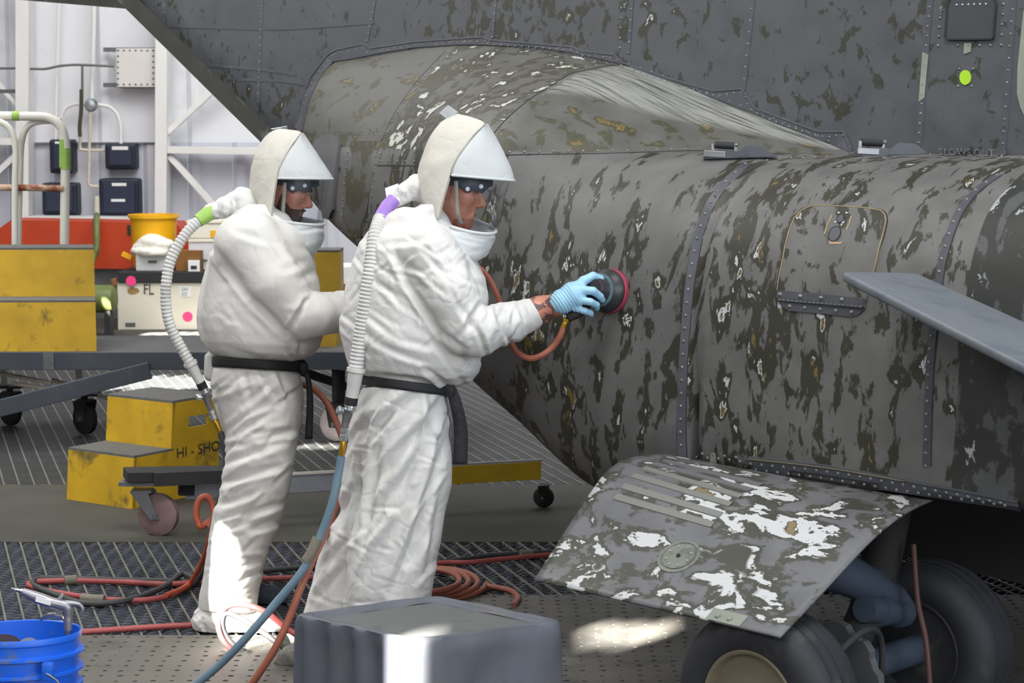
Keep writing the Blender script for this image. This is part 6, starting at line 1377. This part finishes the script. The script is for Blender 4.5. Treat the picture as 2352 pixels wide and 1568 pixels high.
# ---- work platform on casters
ZP = .535; y0p = 11.4; y1p = 12.26
xl, xr_ = -3.6, -.25
pf = empty('work_platform', ((xl+xr_)/2, 11.9, 0), 'low dark work platform on casters across the left background', 'platform')
MB().box(((xl+xr_)/2, (y0p+y1p)/2, ZP-.012), (xr_-xl, y1p-y0p, .024)).build('deck', M['deck'], pf, False)
zb2 = P(300, 848, y0p).z
MB().box(((xl+xr_)/2, y0p-.012, (ZP+zb2)/2), (xr_-xl, .024, ZP-zb2), None, .004).build('front_beam', M['frame_dark'], pf, False)
MB().box(((xl+xr_)/2, y1p, (ZP+zb2)/2), (xr_-xl, .03, ZP-zb2)).build('rear_beam', M['frame_dark'], pf, False)
MB().box((P(114, 828, y0p).x, y0p-.026, (ZP+zb2)/2), (.06, .006, ZP-zb2-.006)).build('joint_plate', M['galv'], pf, False)
MB().beam(P(-60, 952, 11.2), P(345, 850, 11.36), .03, .098, bev=.004).build('diagonal_brace', M['frame_dark'], pf, False)
for a, b, w_ in (((690, 852), (800, 888), .05), ((785, 850), (785, 960), .04)): MB().beam(P(*a, 11.9), P(*b, 11.9), .03, w_).build('rear_brace', M['lid_black'], pf, False)
for a, b in (((-10, 855), (120, 880)), ((28, 880), (135, 896)), ((120, 872), (250, 915))): MB().tube([P(*a, 11.8), P(*b, 11.7)], .013, 10).build('cross_tube', M['cream_pipe'], pf)
for (x, yb) , yy in (((196, 1022), 11.75), ((24, 990), 12.1)):
    c = P(x, yb-38, yy); c.z = .095; MB().box((c.x, c.y, .24), (.17, .12, .014)).build('caster_plate', M['lid_black'], pf, False)
    MB().beam((c.x-.03, c.y, .245), (c.x-.03, c.y, zb2+.05), .035, .035).build('leg', M['cream_pipe'], pf, False)
    caster(pf, (c.x, c.y, .095), .095, .05, M['belt_black'], M['lid_black'], (.8, 1, 0), .24)
c = P(772, 985, 11.5); c.z = .1; caster(pf, (c.x, c.y, .1), .1, .05, M['caster_pale'], M['lid_black'], (.5, 1, 0), .45)
# ---- yellow step stools
def stool(name, o, wdir, ddir, wd, dp1, dp2, h1, h2, label, hole=None, text=None, group='yellow step stools'):
    """two-tier step: o = near corner at the front right, wdir to the left along the front, ddir backwards"""
    o = Vector(o); u = Vector(wdir).normalized(); v = Vector(ddir).normalized(); z = Vector((0, 0, 1)); e = empty(name, o, label, 'step stool', group)
    tp = .02
    def panel(nm, pts, mat, off): MB().prism(pts, off).build(nm, mat, e, False)
    l, r = o+u*wd, o
    panel('lower_riser', [r, l, l+z*h1+v*tp, r+z*h1+v*tp], M['yellow'], v*.02)
    panel('upper_riser', [r+v*dp1+z*h1, l+v*dp1+z*h1, l+v*(dp1+tp)+z*(h1+h2), r+v*(dp1+tp)+z*(h1+h2)], M['yellow'], v*.02)
    panel('lower_tread', [r+v*tp+z*h1, l+v*tp+z*h1, l+v*(dp1+.02)+z*h1, r+v*(dp1+.02)+z*h1], M['tread'], z*.012)
    panel('upper_tread', [r+v*(dp1+tp)+z*(h1+h2), l+v*(dp1+tp)+z*(h1+h2), l+v*(dp1+dp2)+z*(h1+h2), r+v*(dp1+dp2)+z*(h1+h2)], M['tread'], z*.012)
    for nm, q, off in (('right_side', r, u*.016), ('left_side', l, -u*.016)):
        mb = MB(); Us = [.02, dp1+.02, dp1+dp2]; 
        mb.prism([q+v*.01, q+v*(dp1+.02), q+v*(dp1+.02)+z*h1, q+v*.025+z*h1], off)
        if hole:
            a, b, c0_, d0 = hole; hh = h1+h2; D0, D1 = dp1+.02, dp1+dp2
            mb.prism([q+v*D0, q+v*D1, q+v*D1+z*c0_, q+v*D0+z*c0_], off); mb.prism([q+v*D0+z*d0, q+v*D1+z*d0, q+v*D1+z*hh, q+v*D0+z*hh], off)
            mb.prism([q+v*D0+z*c0_, q+v*a+z*c0_, q+v*a+z*d0, q+v*D0+z*d0], off); mb.prism([q+v*b+z*c0_, q+v*D1+z*c0_, q+v*D1+z*d0, q+v*b+z*d0], off)
        else: mb.prism([q+v*(dp1+.02), q+v*(dp1+dp2), q+v*(dp1+dp2)+z*(h1+h2), q+v*(dp1+.02)+z*(h1+h2)], off)
        mb.build(nm, M['yellow'], e, False)
    if text:
        t, a, b, c0_, hgt = text; tv, tf = text_geo(t); x0 = min(p.x for p in tv); x1 = max(p.x for p in tv); y1 = max(p.y for p in tv)
        mk('stencil_lettering', [r-u*.003+v*(a+(b-a)*(p.x-x0)/(x1-x0))+z*(c0_+p.y/y1*hgt) for p in tv], tf, M['marker'], e, False, kind='stuff')
    return e
q0, q1 = G(303, 1169), G(153, 1146); wv_ = q1-q0; dd_ = Vector((-wv_.y, wv_.x, 0)).normalized(); dd_ = dd_ if dd_.y > 0 else -dd_
stool('step_stool', q0, wv_, dd_, wv_.length, .27, .34, .245, .235, 'yellow two-step stool on the floor with black HI-SHO stencil on its side', (.40, .54, .345, .40), ('HI - SHOP', .31, .66, .205, .05))
a_ = P(222, 804, y0p+.02); a_.z = ZP; stool('step_stool', a_, (-1, -.03, 0), (-.22, 1, 0), .95, .28, .34, .282, .286, 'large scuffed yellow two-step stool standing on the dark platform at far left')
a_ = P(773, 790, y0p+.25); a_.z = ZP; stool('step_stool', a_, (-1, 0, 0), (0, 1, 0), .6, .24, .3, .27, .27, 'yellow stool on the platform, mostly hidden behind the rear chest')
# ---- white guard rail on the platform
YR_ = 12.15
gr = empty('guard_rail', P(150, 570, YR_)*1.0, 'white tubular guard rail with rust and green tape standing behind the large yellow stool', 'railing'); gr.location.z = ZP
bz = lambda x: Vector((P(x, 700, YR_).x, YR_, ZP))
MB().tube([bz(147), P(148, 560, YR_), P(150, 400, YR_), P(150, 335, YR_), P(140, 292, YR_), P(112, 271, YR_), P(70, 267, YR_), P(-60, 266, YR_)], .028, 14).build('outer_tube', M['rail_white'], gr)
MB().tube([bz(40), P(42, 560, YR_+.03), P(46, 400, YR_+.03), P(49, 330, YR_+.03), P(62, 292, YR_+.03), P(90, 279, YR_+.03), P(140, 277, YR_+.03)], .02, 12).build('inner_tube', M['rail_white'], gr)
MB().tube([P(-50, 268, YR_-.05), P(5, 282, YR_-.05), P(28, 306, YR_-.05), P(36, 350, YR_-.05), P(34, 450, YR_-.05), Vector((P(30, 600, YR_-.05).x, YR_-.05, ZP))], .02, 12).build('left_tube', M['rail_white'], gr)
MB().tube([P(-40, 430, YR_-.02), P(60, 431, YR_-.02), P(146, 433, YR_-.02)], .02, 12).build('mid_rail', M['rust'], gr)
MB().tube([P(29, 266, YR_), P(46, 266, YR_)], .030, 12).build('green_tape', M['tape_green'], gr); MB().tube([P(150, 388, YR_), P(150, 340, YR_)], .032, 12).prism([P(136, 320, YR_-.03), P(146, 320, YR_-.03), P(150, 384, YR_-.03), P(136, 384, YR_-.03)], (0, .01, 0)).build('green_tape', M['tape_green'], gr)

# ---- goods by the back wall
def pbox(name, x0, y0, x1, y1, Y, dep, mat, parent=None, bev=.0, ground=False):
    a, b = P(x0, y0, Y), P(x1, y1, Y); z1, z0 = a.z, (0 if ground else b.z)
    return MB().box(((a.x+b.x)/2, Y+dep/2, (z0+z1)/2), (b.x-a.x, dep, z1-z0), None, bev).build(name, mat, parent, False)
YC = 17.7
cr_ = empty('storage_crate', (P(400, 755, YC).x, YC+.3, 0), 'dirty white storage crate with black lid, pink dots and hand-lettered mark', 'crate')
pbox('crate_body', 268, 647, 560, 757, YC, .6, M['crate'], cr_, .01, True); pbox('crate_lid', 270, 624, 562, 650, YC-.02, .64, M['lid_black'], cr_, .008)
for x, y in ((301, 645), (431, 727)): MB().lathe(P(x, y, YC-.02 if y < 650 else YC-.0), (0, -1, 0), [(.045, 0), (.045, .004), (0, .004)], 24).build('pink_dot', M['pink'], cr_)
MB().prism([P(x, y, YC) for x, y in [(293, 664), (304, 659), (317, 662), (321, 669), (312, 674), (302, 676), (294, 672)]], (0, -.003, 0)).build('stain', M['stain'], cr_, False)
tv, tf = text_geo('FL'); 
tp_ = P(329, 676, YC-.004); mk('hand_lettering', [tp_+Vector((p.x*.10, 0, p.y*.135)) for p in tv], tf, M['marker'], cr_, False, kind='stuff')
MB().prism([P(413, 657, YC), P(438, 657, YC), P(438, 681, YC), P(413, 681, YC)], (0, -.004, 0)).build('paper_label', M['paper'], cr_, False)
for t, yy in (('DAY', 668), ('S/O', 679)):
    tv, tf = text_geo(t); tp_ = P(417, yy, YC-.006); mk('label_lettering', [tp_+Vector((p.x*.032, 0, p.y*.045)) for p in tv], tf, M['conduit_grey'], cr_, False, kind='stuff')
MB().prism([P(288, 741, YC), P(311, 741, YC), P(311, 750, YC), P(288, 750, YC)], (0, -.004, 0)).build('rating_label', M['conduit_grey'], cr_, False)
MB().box(P(262, 648, YC-.0), (.05, .06, .07), None, .01).build('lid_strap', M['card'], cr_)
yb = empty('bin', P(355, 622, YC+.38), 'bright yellow plastic bin behind the towel tub on the crate', 'bin')
p0 = P(355, 614, YC+.42); rr = 54*(YC+.42)/F; zt = P(355, 492, YC+.42).z
MB().lathe((p0.x, p0.y, p0.z), (0, 0, 1), [(rr*.86, 0), (rr*.98, zt-p0.z-.05), (rr*1.0, zt-p0.z-.03), (rr*1.08, zt-p0.z-.03), (rr*1.08, zt-p0.z), (rr*.98, zt-p0.z), (rr*.84, .01), (0, .01)], 32).build('bin_body', M['bin_yellow'], yb, angle=40)
MB().beam(P(281, 582, YC+.2), P(303, 592, YC+.2), .05, .04).build('bin_handle', M['bin_yellow'], yb, False)
tb = empty('tub', P(343, 622, YC+.12), 'pale plastic tub under a pile of white towels on the crate', 'tub'); pbox('tub_body', 311, 583, 385, 623, YC+.04, .28, M['tub'], tb, .012); pbox('tub_label', 340, 598, 360, 604, YC+.034, .006, M['conduit_grey'], tb)
tw = Field((285, 520, -60), (420, 605, 70), 2.5, YC+.15); tw.rows([(572, 302, 396, 46, 0), (578, 300, 398, 50, 0), (586, 309, 394, 48, 0)], 6); tw.ell((348, 556, 0), (30, 18, 34), 10); tw.ell((372, 562, -5), (30, 15, 34), 10); tw.ell((330, 567, 5), (24, 12, 30), 10)
v, f = tw.mesh(); n = normals(v, f); v = v+n*crumple(v, 2.5, (.05, .05, .05), 3)[:, None]; o = mk('towels', to_world(v, YC+.15), f, M['towel']); tag(o, 'heap of white towels on the pale tub', 'towels')
for i, (x0, y0, x1, y1, lab) in enumerate(((432, 549, 540, 598, 'pale translucent bin, lower of the two stacked behind the hose'), (428, 506, 545, 548, 'cream lidded bin with a yellow sticker, on top of the stack'))):
    e = empty('storage_bin', P((x0+x1)/2, y1, YC+.35), lab, 'storage bin', 'stacked pale bins'); pbox('bin_body', x0+(4 if i else 0), y0+(6 if i else 0), x1-(4 if i else 0), y1, YC+.25, .3, M['tub_lid' if i else 'tub'], e, .012)
    pbox('bin_lid', x0, y0, x1, y0+7, YC+.24, .32, M['tub_lid'], e, .004)
    if i: pbox('sticker', 483, 529, 496, 545, YC+.244, .006, M['bin_yellow'], e)
    else: pbox('bin_base', x0+2, y1, x1-2, 624, YC+.27, .28, M['tub'], e)
o = pbox('carton', 404, 576, 462, 624, YC+.12, .25, M['card']); tag(o, 'brown cardboard box behind the small white carton on the crate', 'box')
e = empty('small_carton', P(445, 624, YC+.06), 'small white carton with printed label at the crate edge', 'box'); pbox('carton_body', 430, 592, 460, 624, YC+.03, .08, M['card'], e); pbox('carton_label', 432, 597, 459, 623, YC+.026, .004, M['paper'], e); pbox('print', 438, 610, 452, 618, YC+.023, .003, M['marker'], e)
YO = 18.7
ob = empty('orange_cabinet', (P(220, 620, YO).x, YO, 0), 'long orange-red cabinet with sloped ends against the back wall', 'cabinet')
MB().prism([P(-12, 532, YO), P(25, 505, YO), P(404, 512, YO), P(436, 552, YO), P(432, 618, YO), P(-20, 616, YO)], (0, .5, 0)).build('cabinet_body', M['orange'], ob, False); pbox('cabinet_base', -20, 617, 430, 720, YO+.08, .4, M['galv'], ob, 0, True)
pbox('latch', 292, 517, 300, 540, YO-.012, .012, M['lid_black'], ob)
tk = empty('pressure_tank', P(235, 715, 17.2), 'olive green pressure tank lying beside the white crate', 'tank'); tc_ = P(236, 686, 17.2)
MB().lathe(tc_, (1, 0, 0), [(0, -.17), (.07, -.16), (.115, -.12), (.12, -.1), (.12, .06), (.115, .09), (.07, .12), (0, .13)], 28).build('tank_shell', M['olive'], tk)
for dx in (-.1, .05): MB().beam((tc_.x+dx, tc_.y, tc_.z-.1), (tc_.x+dx, tc_.y, 0), .05, .16).build('tank_leg', M['lid_black'], tk, False)
o = MB().tube([P(222, 494, 19.9), P(222, 496, 19.2), P(222, 506, 18.6), P(222, 530, 18.45), P(222, 570, 18.4), P(212, 600, 18.3), P(204, 640, 17.6), P(208, 670, 17.25)], .03, 12).build('supply_hose', M['olive'], None); tag(o, 'olive green hose dropping from the wall pipe to the tank', 'hose')
for x0, y0, x1, y1, mt, lab in ((770, 612, 800, 652, M['paper'], 'white carton, upper box glimpsed between the two people'), (770, 653, 800, 690, M['card'], 'brown carton under the white one between the two people')):
    o = pbox('carton', x0-40, y0, x1+60, y1, 15.0, .4, mt, None, .004); tag(o, lab, 'box')
o = pbox('pallet_box', 720, 690, 870, 760, 14.98, .5, M['crate'], None, .004, True); tag(o, 'pale box under the brown carton between the two people', 'box')

# ---- electrics on the back wall
YE = YW-.14
for x0, y0, x1, y1, lab, labels in ((112, 320, 168, 398, 'navy enclosure at upper left, behind the rail post', [(126, 325, 138, 330)]), (240, 330, 311, 389, 'navy enclosure under the curved pipe, upper right of four', [(257, 336, 294, 344)]),
                            (95, 420, 177, 494, 'navy enclosure at lower left, behind the rusty rail', []), (226, 410, 319, 498, 'largest navy enclosure above the yellow bin, with two label strips', [(257, 420, 290, 427), (255, 457, 287, 463)])):
    e = empty('electrical_enclosure', P((x0+x1)/2, y1, YE), lab, 'electrical box', 'navy electrical enclosures')
    pbox('enclosure_body', x0, y0, x1, y1, YE-.10, .24, M['navy_edge'], e, .025); pbox('enclosure_door', x0+9, y0+8, x1-9, y1-9, YE-.125, .05, M['navy'], e, .008)
    for l in labels: pbox('label_strip', *l, YE-.131, .006, M['paper'], e)
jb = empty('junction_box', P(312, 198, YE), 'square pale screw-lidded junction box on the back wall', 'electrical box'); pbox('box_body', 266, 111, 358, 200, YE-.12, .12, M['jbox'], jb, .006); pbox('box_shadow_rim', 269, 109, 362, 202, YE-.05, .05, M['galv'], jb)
for yy in (114, 195):
    pbox('strut', 237, yy-5, 366, yy+5, YE-.03, .04, M['galv'], jb)
mb = MB()
for i in range(7):
    for x, y in ((271+i*13.5, 116), (271+i*13.5, 194), (271, 116+i*13), (352, 116+i*13)): mb.lathe(P(x, y, YE-.12), (0, -1, 0), [(.011, 0), (.009, .006), (0, .008)], 8)
mb.build('lid_screws', M['galv'], jb, kind='stuff')
def pipe(name, pl, r, mat, lab, Y=YE, cat='pipe', grp='pipes on the back wall'):
    o = MB().tube([P(x, y, Y) for x, y in pl], r, 10).build(name, mat, None); tag(o, lab, cat, grp); return o
pipe('conduit', [(-30, 157), (45, 157), (75, 158), (105, 158), (135, 152), (165, 149), (188, 149), (262, 152)], .013, M['conduit_grey'], 'grey conduit running across the wall into the junction box', YE-.16)
pipe('conduit', [(189, 150), (189, 205)], .013, M['conduit_grey'], 'short grey conduit dropping from the horizontal run', YE-.16)
pipe('flexible_conduit', [(187, 205), (187, 225), (186, 260), (183, 290), (184, 314)], .02, simple('dark_flex', lin(66, 66, 50), .6), 'dark flexible conduit hanging below the short grey drop', YE-.16)
pipe('wall_pipe', [(184, 314), (184, 335), (190, 344), (240, 345)], .016, M['cream_pipe'], 'cream pipe elbow feeding the upper right enclosure', YE-.06)
pipe('wall_pipe', [(217, -40), (214, 120), (211, 228)], .022, M['white_steel'], 'white vertical pipe above the round fitting', YE-.02)
pipe('wall_pipe', [(208, 254), (206, 320), (205, 380), (204, 418), (210, 427), (228, 428)], .017, M['cream_pipe'], 'cream pipe running down from the round fitting to the lower enclosure', YE-.06)
pipe('wall_pipe', [(198, 238), (165, 241), (146, 256), (139, 285), (138, 322)], .018, M['white_steel'], 'white pipe arching left from the round fitting', YE-.02)
pipe('wall_pipe', [(224, 240), (252, 246), (270, 264), (277, 292), (278, 332)], .018, M['white_steel'], 'white pipe arching right from the round fitting', YE-.02)
pipe('wall_pipe', [(137, -40), (131, 160), (128, 322)], .016, M['white_steel'], 'slim white vertical pipe left of the round fitting', YE-.02)
o = MB().lathe(P(210, 241, YE-.05), (0, -1, 0), [(.068, 0), (.07, .03), (.05, .06), (0, .065)], 24).build('pipe_fitting', M['zinc'], None); tag(o, 'round silver pipe fitting where the white wall pipes meet', 'fitting')
o = pbox('strut_rail', -40, 205, 66, 214, YE-.16, .04, M['galv']); tag(o, 'slotted strut rail on the column below the conduit', 'rail')
o = pbox('conduit_clamp', 40, 142, 49, 173, YE-.18, .05, M['galv']); tag(o, 'steel clamp holding the conduit on the white column', 'clamp')
o = pbox('wall_valve', 215, 450, 229, 496, YE-.1, .1, M['cream_pipe'], None, .02); tag(o, 'cream valve body above the olive hose', 'valve')
